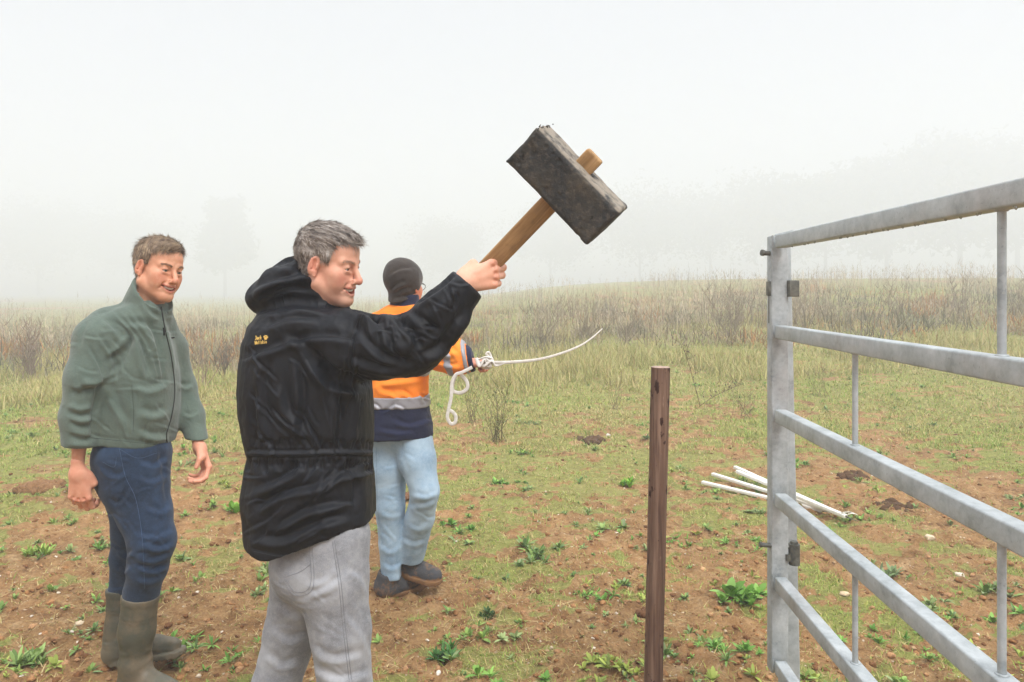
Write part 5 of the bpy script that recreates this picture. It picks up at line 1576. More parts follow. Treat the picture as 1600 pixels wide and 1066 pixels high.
stB = [('fold', 4, 5, [(178, 488), (215, 530), (238, 590)]), ('fold', 4, 5, [(192, 490), (228, 535), (250, 600)]), ('fold', 4, 5, [(205, 488), (240, 540), (258, 610)]), ('fold', 4, 5, [(150, 520), (175, 560), (182, 600)]), ('fold', 4, 4, [(170, 620), (190, 650), (200, 685)]), ('crease', 3, 5, [(176, 500), (196, 516), (203, 540)]), ('fold', 3.5, 5, [(135, 540), (155, 575), (160, 600)]), ('crease', 6, 13, [(200, 512), (203, 532), (192, 560), (172, 585)]), ('fold', 7, 9, [(205, 525), (190, 545), (165, 560)]), ('fold', 7, 9, [(215, 530), (222, 560), (228, 590)]), ('fold', 7, 8, [(200, 505), (235, 515), (250, 560)]),
 ('crease', 4, 5, [(140, 495), (128, 520), (124, 545)]), ('fold', 7, 7, [(225, 500), (240, 530), (250, 570)]), ('fold', 7, 7, [(150, 600), (125, 610), (110, 605)]),
 ('fold', 7, 9, [(172, 590), (150, 605), (125, 600)]), ('fold', 7, 9, [(145, 640), (125, 645), (105, 638)]), ('fold', 6, 8, [(146, 660), (125, 662), (108, 655)]), ('fold', 6, 7, [(146, 680), (128, 682), (108, 676)]), ('fold', 6, 6, [(146, 700), (126, 700), (106, 698)]),
 ('crease', 5, 12, [(164, 590), (150, 630), (144, 690)]), ('fold', 8, 7, [(205, 600), (235, 608), (265, 595)]), ('fold', 8, 7, [(215, 640), (240, 648), (262, 640)]), ('fold', 8, 6, [(170, 600), (185, 640), (205, 670)]),
 ('fold', 7, 8, [(215, 672), (240, 682), (262, 680)]), ('crease', 3, 4, [(206, 605), (209, 645), (208, 672)]), ('fold', 7, 6, [(258, 500), (270, 540), (276, 580)]), ('seam', 3, 2.5, [(142, 682), (200, 688), (265, 696)]),
 ('seam', 2.2, -2.2, [(252, 478), (258, 515), (268, 560), (273, 610), (268, 650), (260, 680), (264, 702)]), ('crease', 5, 6, [(150, 492), (180, 478), (205, 470)]), ('fold', 6, 6, [(160, 500), (178, 515), (195, 535)]),
 ('fold', 5, 8, [(215, 452), (235, 470), (252, 482)]), ('fold', 5, 6, [(222, 470), (235, 490), (250, 500)]), ('fold', 5, 6, [(280, 600), (290, 605), (300, 600)]), ('fold', 4, 3, [(285, 645), (298, 650), (310, 643)]), ('seam', 2, 2, [(100, 726), (122, 729), (146, 726)])]
for k in range(26):
    x0, y0 = rg.uniform(105, 275), rg.uniform(490, 690); a = rg.normal(.6, .7) if x0 > 150 else rg.normal(0, .35); L = rg.uniform(10, 26)
    stB.append(('fold', rg.uniform(2.4, 3.8), rg.uniform(1.5, 2.8), [(x0 - L * math.cos(a), y0 - L * math.sin(a)), (x0, y0 + rg.normal(0, 3)), (x0 + L * math.cos(a), y0 + L * math.sin(a))]))
sf, of = fin_part('fleece_jacket', fleeceB, (-1.9, 2.60, .80), (-1.22, 3.3, 1.66), .0048, FLEECE, pB, stB, [(1.2, (16, 16, 10), 82, 'ridge')], mm=1.15, rl=3)
cords('zip', sf, [[(252, 480), (258, 515), (268, 560), (273, 610), (268, 650), (260, 680), (264, 701)]], DARKTH, of, .0026)
cords('seam', sf, [[(206, 602), (209, 645), (208, 674)], [(142, 684), (200, 690), (263, 697)]], simple('fleece_seam', '39443d', .9), of, .0011)
V, Q = tube_np([sf.hit(257, 512)[0] + Vector((0, -.006, 0)), sf.hit(258, 524)[0] + Vector((0, -.006, 0))], .0035, 6); part_from('zip_pull', V, Q, DARKTH, of)
h_ = sf.hit(268, 528)
if h_[0] is not None:
    V, Q = tube_np([h_[0], h_[0] + Vector((.006, -.001, 0)), h_[0] + Vector((.012, 0, .001))], .003, 6); part_from('chest_logo', V, Q, DARKTH, of)

def jeansB(p):
    n_ = chain(p, [pc(*q) for q in [(207, 715, 2.93, 58), (211, 755, 2.91, 49), (226, 800, 2.89, 39), (238, 845, 2.86, 34), (231, 885, 2.87, 29), (221, 925, 2.9, 25), (218, 970, 2.9, 20)]], .02)
    f_ = chain(p, [pc(*q) for q in [(203, 715, 3.02, 52), (206, 770, 3.04, 38), (203, 830, 3.06, 26), (194, 870, 3.08, 20), (187, 925, 3.1, 15), (186, 970, 3.1, 11)]], .02)
    d = smin(n_, f_, .012); d = smin(d, ell(p, P(205, 735, 2.96), (.140, .14, .14)), .02)
    d = smax(d, p[:, 2] - (H - (668 - HY) / F * 2.95), .01)
    n2 = p[:, 2] - (H - (985 - HY) / F * 2.9)
    return smax(d, -n2, .004)
stJB = [('fold', 6, 8, [(225, 850), (250, 858), (272, 848)]), ('fold', 6, 8, [(212, 868), (240, 875), (270, 862)]), ('fold', 6, 7, [(214, 885), (240, 892), (262, 880)]), ('fold', 6, 6, [(215, 835), (245, 838), (270, 828)]), ('fold', 6, 5, [(212, 905), (235, 908), (252, 900)]),
 ('crease', 4, 7, [(168, 778), (185, 785), (205, 755)]), ('fold', 6, 6, [(215, 720), (240, 728), (262, 715)]), ('fold', 6, 6, [(215, 745), (240, 752), (262, 740)]), ('fold', 6, 6, [(225, 790), (250, 800), (266, 790)]), ('fold', 5, 7, [(186, 860), (196, 868), (208, 862)]), ('fold', 5, 7, [(184, 885), (194, 892), (204, 886)]),
 ('crease', 4, 8, [(250, 700), (257, 740), (262, 790)]), ('fold', 6, 6, [(160, 730), (180, 745), (200, 735)])]
for k in range(24):
    x0, y0 = rg.uniform(165, 262), rg.uniform(715, 920); a = rg.normal(0.1, .5); L = rg.uniform(7, 16)
    stJB.append(('fold', rg.uniform(2.5, 4), rg.uniform(2, 3.5), [(x0 - L, y0 - L * a), (x0, y0 + rg.normal(0, 2)), (x0 + L, y0 + L * a)]))
sj, oj = fin_part('jeans', jeansB, (-1.85, 2.6, .2), (-1.2, 3.3, 1.06), .0055, BJEAN, pB, stJB, [(1.6, (9, 9, 14), 91, 'ridge')], mm=.85)
cords('seam_stitch', sj, [[(186, 700), (196, 745), (212, 780), (222, 840), (226, 920)], [(187, 702), (215, 716), (245, 708)], [(160, 722), (178, 730), (182, 715)]], THREADB, oj, .0011)

def boot(name, parent, top, mid_, ankle, heel, toe, r1, r2, r3, rf, Yt):
    """wellington boot: shaft, foot, sole with heel block"""
    T_, M_, A_, Hh, To = (np.array(q, dtype=float) for q in (top, mid_, ankle, heel, toe))
    ax = To - Hh; L = np.linalg.norm(ax); ax /= L
    ud = A_ - (Hh + ax * .03); ud -= ax * (ud @ ax); ud /= np.linalg.norm(ud); sd_ = np.cross(ud, ax); M = np.stack([ax, sd_, ud], 1)
    def f(p):
        sh = smin(cap(p, T_ + (T_ - M_) * .15, M_, r1, r2), cap(p, M_, A_, r2, r3), .03)
        q = (p - Hh.astype(np.float32)) @ M.astype(np.float32)
        ft = cap(q, (.03, 0, .052), (L - .05, 0, .048), .045, rf)
        ft = smin(ft, cap(q, (.03, 0, .05), (.04, 0, .12), .046, r3 * .95), .03)
        ft = smin(ft, cap(q, (.06, 0, .10), (L * .62, 0, .058), .038, .036), .04)
        d = smin(sh, ft, .035)
        d = smax(d, .014 - q[:, 2], .004)
        so = cap(q * V3(1, 1, 0), (.042, 0, 0), (L - .055, 0, 0), .043, .050)
        lug = np.where(np.sin(q[:, 0] * 240) > 0, 0.0, .006); arch = np.where((q[:, 0] > .085) & (q[:, 0] < .125), .012, 0)
        so = smax(so, smax(-q[:, 2] + lug + arch, q[:, 2] - .028, .004), .003)
        d = np.minimum(d, so)
        tn = (T_ - M_) / np.linalg.norm(T_ - M_); h_ = (p - T_.astype(np.float32)) @ tn.astype(np.float32)
        d = d - .0025 * (np.abs(h_ + .014) < .013) - .002 * (np.abs(h_ + .075) < .004) - .002 * (np.abs(h_ + .088) < .003)
        d = smax(d, h_, .003)
        return smax(d, -smax(cap(p, T_ + tn * .05, M_, r1 - .010, r2 - .010), -(h_ + .12), .01), .002)
    lo = np.min([T_, A_, Hh, To], 0) - .13; hi = np.max([T_, A_, Hh, To], 0) + .13
    V, Q = mesh_sdf(f, lo, hi, .005); V = relax(V, Q, 1)
    N = normals(V, Q); am = np.exp(-(((V[:, 2] - A_[2] - .03) / .05) ** 2))
    V = V + N * (am * .006 * (.4 - np.abs(fbm(V * np.array([10, 10, 26]), 2, 5))))[:, None]
    return part_from(name, V, Q, RUBBER, parent)
gz1 = float(ground_z(np.array([P(215, HY, 2.9).x]), np.array([2.9]))[0]); gz2 = float(ground_z(np.array([P(190, HY, 3.1).x]), np.array([3.1]))[0])
h1 = P(205, 1000, 2.9); t1 = P(282, 1000, 2.84); h1.z = gz1 - .005; t1.z = gz1 - .005
boot('rubber_boot', pB, P(220, 929, 2.9), P(214, 985, 2.9), P(212, 1030, 2.9), h1 - Vector((.03, 0, 0)), t1, 27.5 / F * 2.9, 25 / F * 2.9, 22 / F * 2.9, .040, 2.9)
h2 = P(185, 1000, 3.1); t2 = P(291, 1000, 3.06); h2.z = gz2; t2.z = gz2 + .065
boot('rubber_boot', pB, P(185, 919, 3.1), P(185, 975, 3.1), P(187, 1010, 3.1), h2 - Vector((.035, 0, 0)), t2, 17.5 / F * 3.1, 17 / F * 3.1, 15.5 / F * 3.1, .030, 3.1)

# ============================================================ person in the orange jacket, seen from behind
YC = 3.75
gC = P(630, HY, YC); pC = person((gC.x, YC, float(ground_z(np.array([gC.x]), np.array([YC]))[0])),
    'person seen from behind in orange and navy safety jacket, black beanie and light jeans')
oC = dict(skin='d08e70', smile=.3, open=.001, nw=.95, neck_w=PA(634, 482, 3.755))
RC = head_frame(63, 4, 0); TC = PA(632, 446, YC); SC = 1.0
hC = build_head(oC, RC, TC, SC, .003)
handC = make_hand([(80, 90, 60)] * 4, ((.022, .030, -.012), (.058, .040, -.034), (.080, .026, -.050)), PA(731, 567, 3.58), (1, -.1, 0), (0, -.55, .8), 1, .85, 'cf9078', .0026)
innC = inner([[(626, 664, 3.76, 32), (622, 600, 3.76, 38), (626, 520, 3.76, 36), (633, 480, 3.75, 18)], [(640, 515, 3.74, 20), (672, 516, 3.7, 15), (690, 550, 3.64, 12), (734, 566, 3.58, 8)],
              [(608, 690, 3.78, 20), (609, 790, 3.77, 14), (613, 895, 3.79, 8)], [(644, 690, 3.73, 20), (664, 768, 3.67, 13), (644, 850, 3.82, 8)],
              [(612, 515, 3.78, 20), (585, 522, 3.82, 15), (577, 580, 3.86, 12), (600, 620, 3.95, 9)]])
body_mesh(pC, [hC[:3], handC, innC])
brC = np.repeat(np.array([lin('4a3a30')]), 1, 0)
# glasses: temple arm and lens rim just showing at the right of the face
def gl_(u): return Vector(put_local(np.array([u]), RC, TC, SC)[0])
parts = []
for sg in (1, -1):
    parts.append(tube_np([gl_((-.01, sg * .079, .012)), gl_((.05, sg * .077, .010)), gl_((.098, sg * .062, .008))], .0018, 6))
    ring = [gl_((.100 + .002 * math.cos(a) - .012 * (math.sin(a) > 2), sg * (.034 + .025 * math.cos(a)), .000 + .019 * math.sin(a))) for a in np.linspace(0, 6.283, 20)]
    parts.append(tube_np(ring, .0016, 6))
parts.append(tube_np([gl_((.102, .010, .004)), gl_((.106, 0, .007)), gl_((.102, -.010, .004))], .0016, 6))
V, Q = merge_np(parts); part_from('glasses', V, Q, simple('glasses_frame', '3c3a3c', .35), pC)
def capC(p):
    L = ((p - TC.astype(np.float32)) @ RC.astype(np.float32))
    d = ell(L, (-.014, 0, .036), (.097, .076, .084))
    d = smin(d, ell(L, (.030, 0, .045), (.060, .060, .056)), .03)
    d = smin(d, cap(L, (-.018, 0, -.030), (-.028, 0, -.10), .054), .03) - .009
    d = smin(d, ell(L, (-.030, 0, .045), (.098, .090, .092)), .02)
    d = smin(d, ell(L, (-.006, 0, -.004), (.045, .092, .040)), .03)
    return smax(d, -(L[:, 2] + .052 - .50 * L[:, 0]), .005)
sC, oC_ = fin_part('beanie', capC, (-.75, 3.6, 1.5), (-.38, 3.92, 1.78), .004, KNIT, pC, [('fold', 4, 5, [(612, 455), (622, 446), (636, 442)]), ('fold', 4, 4, [(618, 462), (630, 454), (645, 452)]), ('fold', 4, 4, [(610, 430), (625, 422), (645, 420)]), ('crease', 3, 4, [(612, 466), (633, 463), (655, 466)])], [(2.5, (14, 14, 14), 33, 'n')])

rowsC = [(472, 618, 654, .06), (478, 604, 664, .085), (486, 590, 676, .11), (498, 578, 685, .125), (520, 572, 682, .135), (560, 570, 672, .14), (600, 569, 669, .14), (622, 568, 669, .14), (640, 566, 671, .142), (665, 564, 678, .15), (720, 563, 681, .15)]
sC1 = [pc(*q) for q in [(668, 506, 3.73, 22), (684, 522, 3.69, 24), (692, 549, 3.64, 31), (715, 561, 3.60, 25), (748, 567, 3.575, 14)]]
sC2 = [pc(*q) for q in [(590, 508, 3.78, 20), (580, 530, 3.82, 21), (577, 580, 3.88, 19), (600, 625, 3.97, 14)]]
cC1 = PA(741, 566.5, 3.58); nC1 = np.array([.97, -.05, .2]); cC2 = PA(598, 622, 3.965); nC2 = np.array([.3, .3, -.4])
nC2 /= np.linalg.norm(nC2)
def cfull(p):
    d = loft(p, rowsC, 3.76, 2.5, capk=.02)
    d = smin(d, sleeve(p, sC1, cC1, nC1, 10), .022)
    return smin(d, sleeve(p, sC2, cC2, nC2, 10), .02)
def zpx(py): return H - (py - HY) / F * 3.68
def slabs(p, lo_, hi_): return np.maximum(p[:, 2] - zpx(lo_), zpx(hi_) - p[:, 2])
def torso_only(p): return (p[:, 0] < P(672, 500, 3.72).x) | (p[:, 2] < zpx(590))
def sleeve_t(p): return (p - cC1.astype(np.float32)) @ nC1.astype(np.float32)
def orangeC(p):
    d = cfull(p)
    d = smax(d, zpx(622) - p[:, 2], .003)
    return smax(d, sleeve_t(p) + .024, .003)
def hemC(p):
    d = cfull(p) + .0015
    low = smax(d, p[:, 2] - zpx(634), .003); low = smax(low, (zpx(686) + .004 * np.sin((p[:, 0] + .55) * 9)) - p[:, 2], .004)
    inn = loft(p, [(a_, b_ + 4, c_ - 4, e_ - .012) for a_, b_, c_, e_ in rowsC], 3.76, 2.5)
    return smax(low, -smax(inn, p[:, 2] - zpx(675), .01), .003)
def cuffC(p):
    cu = smax(cfull(p) + .0015, -(sleeve_t(p) + .026), .002)
    return np.where(p[:, 0] > P(700, 500, 3.7).x, cu, .1)
def collarC(p):
    cl = cap(p, P(633, 480, 3.75), P(634, 466, 3.745), .082, .068); return smax(cl, p[:, 2] - zpx(460.5), .004)
def reflC(k):
    def f(p):
        d = cfull(p) - .0045; st = sleeve_t(p)
        if k == 0: return np.where(torso_only(p), smax(d, slabs(p, 620, 637), .002), .1)
        if k == 1: return np.where((p[:, 0] < P(674, 500, 3.72).x) & (p[:, 0] > P(560, 500, 3.76).x), smax(d, slabs(p, 572, 588), .002), .1)
        return np.where(p[:, 0] > P(690, 500, 3.7).x, smax(d, np.abs(st + (.118 if k == 2 else .037)) - (.015 if k == 2 else .009), .002), .1)
    return f
loC, hiC = (-.86, 3.40, .72), (-.12, 4.12, 1.60)
stC = [('fold', 6, 6, [(585, 600), (620, 596), (665, 590)]), ('fold', 6, 7, [(675, 540), (695, 552), (715, 548)]), ('fold', 5, 7, [(680, 562), (700, 570), (720, 572)]), ('fold', 5, 6, [(700, 540), (712, 552), (715, 570)]), ('crease', 4, 8, [(668, 560), (672, 580), (668, 600)]), ('fold', 6, 5, [(600, 490), (630, 494), (660, 488)]), ('fold', 6, 5, [(590, 600), (600, 612), (640, 616)]),
       ('fold', 5, 5, [(610, 655), (640, 665), (672, 655)]), ('fold', 5, 4, [(590, 670), (620, 676), (650, 674)])]
for k in range(22):
    x0, y0 = rg.uniform(585, 725), rg.uniform(485, 680); a = rg.normal(0.2, .7); L = rg.uniform(6, 14)
    stC.append(('fold', rg.uniform(2.5, 4), rg.uniform(2.5, 4.5), [(x0 - L * math.cos(a), y0 - L * math.sin(a)), (x0, y0 + rg.normal(0, 2)), (x0 + L * math.cos(a), y0 + L * math.sin(a))]))
wrC = [(4, (9, 9, 8), 101, 'n')]
sO, oO = fin_part('jacket', orangeC, loC, hiC, .0062, ORANGE, pC, stC, wrC)
fin_part('hem_panel', hemC, loC, hiC, .0062, NAVY, oO, stC, wrC)
fin_part('cuff', cuffC, (-.35, 3.4, 1.0), (-.12, 3.8, 1.4), .0055, NAVY, oO)
fin_part('collar', collarC, (-.75, 3.55, 1.3), (-.35, 3.95, 1.65), .0055, NAVY, oO)
for k_ in range(4): fin_part('reflective_band', reflC(k_), loC, hiC, .0045, REFL, oO, stC, wrC)

def jeansC(p):
    l_ = chain(p, [pc(*q) for q in [(606, 680, 3.78, 32), (606, 730, 3.78, 30), (609, 790, 3.77, 23), (613, 850, 3.79, 20), (613, 915, 3.8, 17)]], .02)
    r_ = chain(p, [pc(*q) for q in [(645, 680, 3.73, 30), (652, 720, 3.71, 29), (664, 768, 3.67, 22), (656, 810, 3.74, 22), (640, 868, 3.84, 23)]], .02)
    d = smin(l_, r_, .012); d = smin(d, ell(p, P(627, 668, 3.77), (.138, .13, .16)), .02); d = smax(d, p[:, 2] - zpx(655), .01)
    ln = (p - PA(637, 868, 3.84).astype(np.float32)) @ (np.array([-.25, .35, -.9]) / 1.0).astype(np.float32)
    d = np.where((p[:, 0] > P(627, 868, 3.8).x) | (p[:, 2] > zpx(850)), smax(d, ln, .004), d)
    return smax(d, zpx(917) - p[:, 2], .004)
stJC = [('fold', 5, 6, [(645, 772), (665, 776), (684, 768)]), ('fold', 5, 7, [(640, 790), (662, 790), (682, 782)]), ('fold', 5, 6, [(625, 840), (645, 850), (665, 845)]), ('fold', 5, 5, [(595, 800), (612, 806), (628, 800)]), ('fold', 5, 5, [(592, 850), (610, 862), (628, 850)]), ('fold', 5, 6, [(598, 880), (612, 888), (628, 880)]), ('crease', 4, 5, [(627, 690), (630, 715), (640, 740)]), ('fold', 5, 5, [(640, 820), (655, 826), (668, 815)])]
for k in range(10):
    x0, y0 = rg.uniform(590, 680), rg.uniform(695, 890); a = rg.normal(0.1, .5); L = rg.uniform(6, 12)
    stJC.append(('fold', rg.uniform(2.5, 3.5), rg.uniform(2, 3.5), [(x0 - L, y0 - L * a), (x0, y0 + rg.normal(0, 2)), (x0 + L, y0 + L * a)]))
sc_, oc_ = fin_part('jeans', jeansC, (-.82, 3.4, .02), (-.3, 4.1, .98), .0062, LJEAN, pC, stJC, [(1.6, (9, 9, 14), 111, 'ridge')], mm=.6)
cords('seam_stitch', sc_, [[(588, 700), (590, 780), (598, 850)], [(682, 690), (686, 740), (684, 780)], [(628, 688), (631, 715)]], simple('pale_thread', '7d93a8', .8), oc_, .0012)
g3 = P(602, 925, 3.82); gz3 = float(ground_z(np.array([g3.x]), np.array([3.82]))[0])
shoe(pC, (g3.x - .03, 3.79, gz3), (g3.x + .19, 3.95, gz3 + .0), .115, (P(613, 900, 3.8).x, 3.8, gz3 + .12))
hl = PA(618, 893, 3.90); te = PA(686, 913, 3.80)
shoe(pC, hl, te, .12, PA(641, 860, 3.86))
# ============================================================ galvanised gate, hinge post, stake, tape, rods
t = NT('galvanised_steel'); v = t.coord()
vo = t.new('ShaderNodeTexVoronoi'); vo.inputs['Scale'].default_value = 90; t.link(v, vo.inputs['Vector'])
n1 = t.noise(v, 14, 6, .65); n2 = t.noise(v, 120, 4, .6); n3 = t.noise(v, 3.0, 4, .6)
c_ = t.ramp(n1, [(.3, lin('878e90')), (.5, lin('a3a9ab')), (.72, lin('bcc1c2'))])
c_ = t.mix(t.rampf(vo.outputs['Color'], .3, .8, 0, .22), c_, lin('c2c8ca'))
c_ = t.mix(t.rampf(n3, .52, .7, 0, .35), c_, lin('9c8a82'))
c_ = t.mix(t.rampf(n2, .62, .75, 0, .5), c_, lin('5f6361'))
rr_ = t.rampf(n1, .3, .7, .42, .62)
GALV = t.set(c_, rr_, t.bump(n2, .25, .0015, t.bump(n1, .15, .004)), .15, .5)
t = NT('dull_steel'); v = t.coord(); n1 = t.noise(v, 40, 5, .6)
DULL = t.set(t.ramp(n1, [(.3, lin('4b4d49')), (.7, lin('7c7c74'))]), .55, t.bump(n1, .3, .002), .5, .5)

gz_post = float(ground_z(np.array([.93]), np.array([2.56]))[0])
gate = empty('gate', (.925, 2.56, gz_post), 'galvanised steel field gate with six square rails standing open at the right', 'gate')
Yp = 2.55; xg = lambda y: .925 + (y - 2.55) * .030
z1 = H + (HY - 378) / F * Yp; zr = [z1, H - (518.5 - HY) / F * Yp, H - (649 - HY) / F * Yp, H - (779 - HY) / F * Yp, H - (909 - HY) / F * Yp, H - (1039 - HY) / F * Yp]
Yend = -.55
for z in zr:
    bm = bmesh.new(); bar_bm(bm, (xg(Yp - .016), Yp - .016, z), (xg(Yend), Yend, z), .040, .046, bev=.005, seg=6)
    rail = bm_obj('rail', bm, GALV, gate)
# stile of the leaf
bm = bmesh.new(); bar_bm(bm, (.929, 2.574, zr[-1] - .03), (.929, 2.574, z1 + .022), .060, .046, up=(0, 1, 0), bev=.005, seg=8); bm_obj('stile', bm, GALV, gate)
bm = bmesh.new(); bar_bm(bm, (xg(Yend - .02), Yend - .024, zr[-1] - .03), (xg(Yend - .02), Yend - .024, z1 + .022), .060, .046, up=(0, 1, 0), bev=.005, seg=8); bm_obj('stile', bm, GALV, gate)
# welds
for z in zr:
    a0 = Vector((xg(Yp) - .022, Yp - .001, z - .02)); V, Q = tube_np([a0, a0 + Vector((0, 0, .042))], .0035, 6); part_from('weld', V, Q, GALV, gate)
for (y_, pairs) in ((1.335, (0, 2, 4)), (1.945, (1, 3)), (.70, (1, 3)), (.08, (0, 2, 4))):
    for i in pairs:
        bm = bmesh.new(); cyl_bm(bm, (xg(y_), y_, zr[i + 1] + .022), (xg(y_), y_, zr[i] - .022), .0075, n=14, caps=False); b_ = bm_obj('spacer_bar', bm, GALV, gate)
        for zz in (zr[i + 1] + .0235, zr[i] - .0235):
            V, Q = tube_np([Vector((xg(y_) + .009 * math.cos(a), y_ + .009 * math.sin(a), zz)) for a in np.linspace(0, 6.283, 13)], .0030, 6)
            part_from('weld', V, Q, GALV, b_)
# latch fittings on the leaf
def at(px, py, Y): return P(px, py, Y)
bm = bmesh.new(); bar_bm(bm, at(1214, 369, 2.60), at(1242, 362, 2.56), .05, .008, bev=.002); bm_obj('cap_plate', bm, GALV, gate)
bm = bmesh.new(); cyl_bm(bm, at(1190, 395, 2.56), at(1210, 397, 2.57), .0085, n=16); cyl_bm(bm, at(1190, 395, 2.56), at(1193, 395.3, 2.562), .011, n=16); bm_obj('hinge_bolt', bm, DULL, gate)
bm = bmesh.new(); bar_bm(bm, at(1199, 451, 2.57), at(1207, 451, 2.57), .03, .050, bev=.002); bm_obj('latch_plate', bm, DULL, gate)
bm = bmesh.new(); bar_bm(bm, at(1230, 451, 2.55), at(1245, 451, 2.56), .03, .057, bev=.002); bm_obj('latch_box', bm, DULL, gate)
bm = bmesh.new(); cyl_bm(bm, at(1203, 438, 2.575), at(1203, 505, 2.575), .0055, n=12); bm_obj('latch_rod', bm, DULL, gate)
bm = bmesh.new(); cyl_bm(bm, at(1187, 851, 2.56), at(1232, 855, 2.56), .0080, n=16); cyl_bm(bm, at(1187, 851, 2.56), at(1189.5, 851.2, 2.56), .010, n=16); bm_obj('hinge_bolt', bm, DULL, gate)
bm = bmesh.new(); cyl_bm(bm, at(1241, 882, 2.56), at(1241, 850, 2.56), .019, n=20); cyl_bm(bm, at(1241, 850, 2.56), at(1241, 846, 2.56), .013, n=6); cyl_bm(bm, at(1232, 866, 2.55), at(1232, 876, 2.55), .010, n=14); bm_obj('hinge_eye', bm, DULL, gate)
# water drops under the top rail
parts = []; rr = np.random.default_rng(2)
for k in range(26):
    y_ = rr.uniform(1.0, 2.45); z_ = z1 - .0235; x_ = xg(y_) + rr.uniform(-.018, .0)
    parts.append(tube_np([(x_, y_, z_ + .001), (x_, y_, z_ - .0015), (x_, y_, z_ - .0045)], [.0026, .0030, .0012], 7))
V, Q = merge_np(parts); t = NT('water_drop'); t.set((.75, .8, .82), .05, None, 0, .6); t.b.inputs['Transmission Weight'].default_value = .9; t.b.inputs['IOR'].default_value = 1.33
dr = part_from('water_drops', V, Q, t.m, gate); dr['kind'] = 'stuff'

# hinge post behind the leaf, leaning a little
hp = empty('gate_post', (1.02, 2.69, gz_post), 'galvanised square hinge post right behind the end of the gate', 'post')
bm = bmesh.new(); bar_bm(bm, (1.022, 2.69, gz_post - .3), (.978, 2.69, 1.745), .062, .062, up=(0, 1, 0), bev=.006, seg=8); bm_obj('shaft', bm, GALV, hp)
bm = bmesh.new(); bar_bm(bm, (.978 - .034, 2.69, 1.748), (.978 + .034, 2.69, 1.748), .068, .006, bev=.001); bm_obj('cap_plate', bm, GALV, hp)

# brown stake
Ys = 2.60; b0, b1 = P(1021, 1066, Ys), P(1032, 574, Ys)
dv = (b1 - b0); foot = b1 - dv * ((b1.z + .35) / dv.z); g0 = float(ground_z(np.array([foot.x]), np.array([Ys]))[0])
st = empty('stake', (b1.x - dv.x / dv.z * (b1.z - g0), Ys, g0), 'brown stained wooden stake driven upright into the soil between mallet and gate', 'stake')
Lst = (b1 - foot).length; ux = dv.normalized(); u1 = Vector((0, 1, 0)); u1 = (u1 - ux * ux.y).normalized(); u2 = ux.cross(u1)
segs, n = 90, 40
V = []
for i in range(segs + 1):
    t_ = i / segs; c = foot.lerp(b1, t_)
    for k in range(n):
        a = 2 * math.pi * k / n
        # rounded octagonal profile with a shallow groove facing the camera
        oc = math.cos(math.pi / 8) / math.cos(((a + math.pi / 8) % (math.pi / 4)) - math.pi / 8)
        r_ = .0335 * (.55 + .45 * oc)
        da = (a - math.radians(182) + math.pi) % (2 * math.pi) - math.pi
        r_ -= .0035 * math.exp(-(da / .22) ** 2)
        V.append(c + u1 * (r_ * math.cos(a)) + u2 * (r_ * math.sin(a)))
V = np.array([tuple(q) for q in V])
Q = np.array([(i * n + k, i * n + (k + 1) % n, (i + 1) * n + (k + 1) % n, (i + 1) * n + k) for i in range(segs) for k in range(n)])
V = V + (vnoise(V * np.array([120, 120, 5]), 3) * .0009 + vnoise(V * np.array([30, 30, 8]), 4) * .0012)[:, None] * np.array([[1, 1, 0]])
t = NT('stained_wood'); v = t.coord((1, 1, .035)); vv = t.coord()
n1 = t.noise(v, 150, 6, .65); n2 = t.noise(v, 50, 4, .6, .4); n3 = t.noise(t.coord((1, 1, .45)), 26, 4, .6)
c_ = t.ramp(n2, [(.28, lin('4f3a2e')), (.5, lin('705647')), (.72, lin('8e7462'))])
c_ = t.mix(t.rampf(n1, .5, .68, 0, .6), c_, lin('3d251f'))
c_ = t.mix(t.rampf(n3, .60, .64, 0, .9), c_, lin('2b0e0b'))
c_ = t.mix(t.rampf(t.noise(t.coord((1, 1, .12)), 60, 3), .70, .74, 0, .8), c_, lin('b59a86'))
STK = t.set(c_, .72, t.bump(n1, .9, .004, t.bump(n2, .3, .004)), 0, .25)
part_from('shaft', V, Q, STK, st)
ring = V[-n:]; ctr = ring.mean(0)
VV = np.concatenate([ring, ring * .94 + ctr * .06 + np.array([0, 0, .002]), [ctr + np.array([0, 0, .003])]])
T3 = [(k, (k + 1) % n, n + (k + 1) % n) for k in range(n)] + [(k, n + (k + 1) % n, n + k) for k in range(n)] + [(n + k, n + (k + 1) % n, 2 * n) for k in range(n)]
part_from('end_grain', VV, np.array(T3), simple('end_grain', 'a88f80', .8, 0, .3, 200, .4), st)

# white tape / cord held by the person in orange
t = NT('white_tape'); v = t.coord(); TAPE = t.set(t.ramp(t.noise(v, 60, 4), [(.3, lin('cfc9c0')), (.7, lin('e6e2dc'))]), .7, t.bump(t.noise(v, 500, 2), .4, .001), 0, .3)
tp = empty('tape', P(745, 566, 3.55), 'loose white fencing tape trailing from the outstretched hand of the person in orange', 'tape')
def tape(pts, w, fl, name='strand', wf=None):
    q = bez([P(*a) for a in pts], 8); m = len(q)
    V, Qd = tube_np(q, [w * (wf(i / (m - 1)) if wf else 1) for i in range(m)], 8, flat=fl, upv=(0, 1, 0)); return part_from(name, V, Qd, TAPE, tp)
tape([(748, 570, 3.55), (765, 567, 3.5), (800, 566, 3.5), (840, 562, 3.55), (875, 553, 3.6), (905, 541, 3.7), (925, 528, 3.8), (941, 514, 3.9)], .0078, .25, wf=lambda u: 1.15 - .65 * u)
tape([(748, 566, 3.54), (756, 572, 3.5), (768, 564, 3.49), (775, 571, 3.5), (790, 566, 3.5)], .0085, .6)
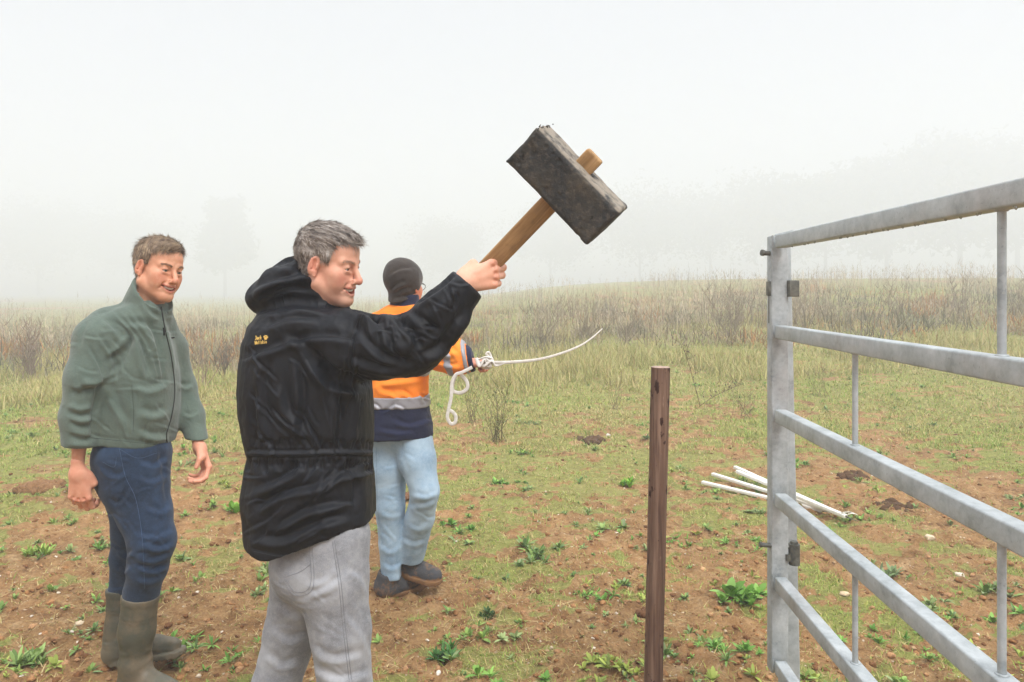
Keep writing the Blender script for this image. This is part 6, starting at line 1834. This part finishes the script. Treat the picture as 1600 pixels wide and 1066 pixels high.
tape([(752, 570, 3.53), (760, 562, 3.5), (766, 572, 3.5), (758, 574, 3.52), (748, 567, 3.53)], .010, .6, 'knot')
tape([(766, 568, 3.5), (763, 558, 3.5), (760, 553, 3.5), (764, 551, 3.5), (768, 560, 3.5)], .006, .5, 'loop')
tape([(738, 574, 3.52), (722, 582, 3.52), (712, 586, 3.52), (706, 600, 3.52), (705, 620, 3.52), (701, 640, 3.52), (699, 652, 3.52), (704, 662, 3.52), (711, 660, 3.52), (712, 650, 3.52), (706, 643, 3.52), (700, 641, 3.52)], .0085, .2, 'loop')
tape([(712, 586, 3.54), (707, 600, 3.54), (708, 611, 3.54), (720, 614, 3.54), (730, 607, 3.54), (729, 596, 3.54), (720, 585, 3.54)], .0090, .2, 'loop')

tape([(744, 560, 3.52), (750, 572, 3.5), (757, 561, 3.5), (763, 573, 3.5), (770, 562, 3.5), (760, 558, 3.5), (748, 562, 3.52)], .009, .5, 'knot')
# white rods lying on the ground
t = NT('white_rod'); v = t.coord(); ROD = t.set(t.ramp(t.noise(v, 25, 5), [(.3, lin('dcd8ce')), (.65, lin('efece4'))]), .5, t.bump(t.noise(v, 90, 3), .2, .002), 0, .4)
RODS = [((1097, 760), (1285, 800), 'white plastic rod lying lowest and furthest left in the bundle on the grass'),
        ((1113, 750), (1300, 806), 'white plastic rod second from the left end of the bundle on the grass'),
        ((1148, 744), (1310, 812), 'white plastic rod at the top of the bundle, nearest the tall gate post'),
        ((1152, 754), (1322, 822), 'white plastic rod under the topmost one, reaching furthest right past the gate post')]
for i, (a, b, lab) in enumerate(RODS):
    ga, gb = gpt(*a), gpt(*b); ga.z += .035 + .016 * i; gb.z += .022 + .012 * i
    mid = (ga + gb) / 2; root = empty('rod', mid, lab, 'rod', 'white rods lying on the grass')
    bm = bmesh.new(); bar_bm(bm, ga, gb, .034, .026, bev=.006, seg=6); bm_obj('shaft', bm, ROD, root)
    d = (ga - gb).normalized()
    bm = bmesh.new(); cyl_bm(bm, gb - d * .001, gb - d * .10, .0055, .002, n=8); bm_obj('spike', bm, DULL, root)
    if i == 3:
        pts = [gb + Vector((0, 0, .01)), gb + Vector((.03, -.03, .03)), gb + Vector((.06, -.02, .02)), gb + Vector((.04, .03, .02)), gb + Vector((-.02, .02, .02))]
        V, Qd = tube_np(bez(pts, 6), .010, 6, flat=.3); part_from('foot_plate', V, Qd, ROD, root)
# ------------------------------------------------------------ haze
def build_haze():
    import bmesh
    bm = box_np((-400, -58, -1.2), (400, 400, 40))
    me = bpy.data.meshes.new('haze'); bm.to_mesh(me); bm.free()
    o = link('haze', me); tag(o, 'white autumn fog filling the air over the field', 'fog', kind='stuff')
    m = bpy.data.materials.new('fog'); m.use_nodes = True; n = m.node_tree.nodes; n.clear()
    out = n.new('ShaderNodeOutputMaterial'); pv = n.new('ShaderNodeVolumePrincipled')
    pv.inputs['Color'].default_value = (.835, .85, .89, 1); pv.inputs['Density'].default_value = 0.0125
    pv.inputs['Anisotropy'].default_value = 0.2
    m.node_tree.links.new(pv.outputs[0], out.inputs['Volume']); me.materials.append(m)
build_haze()
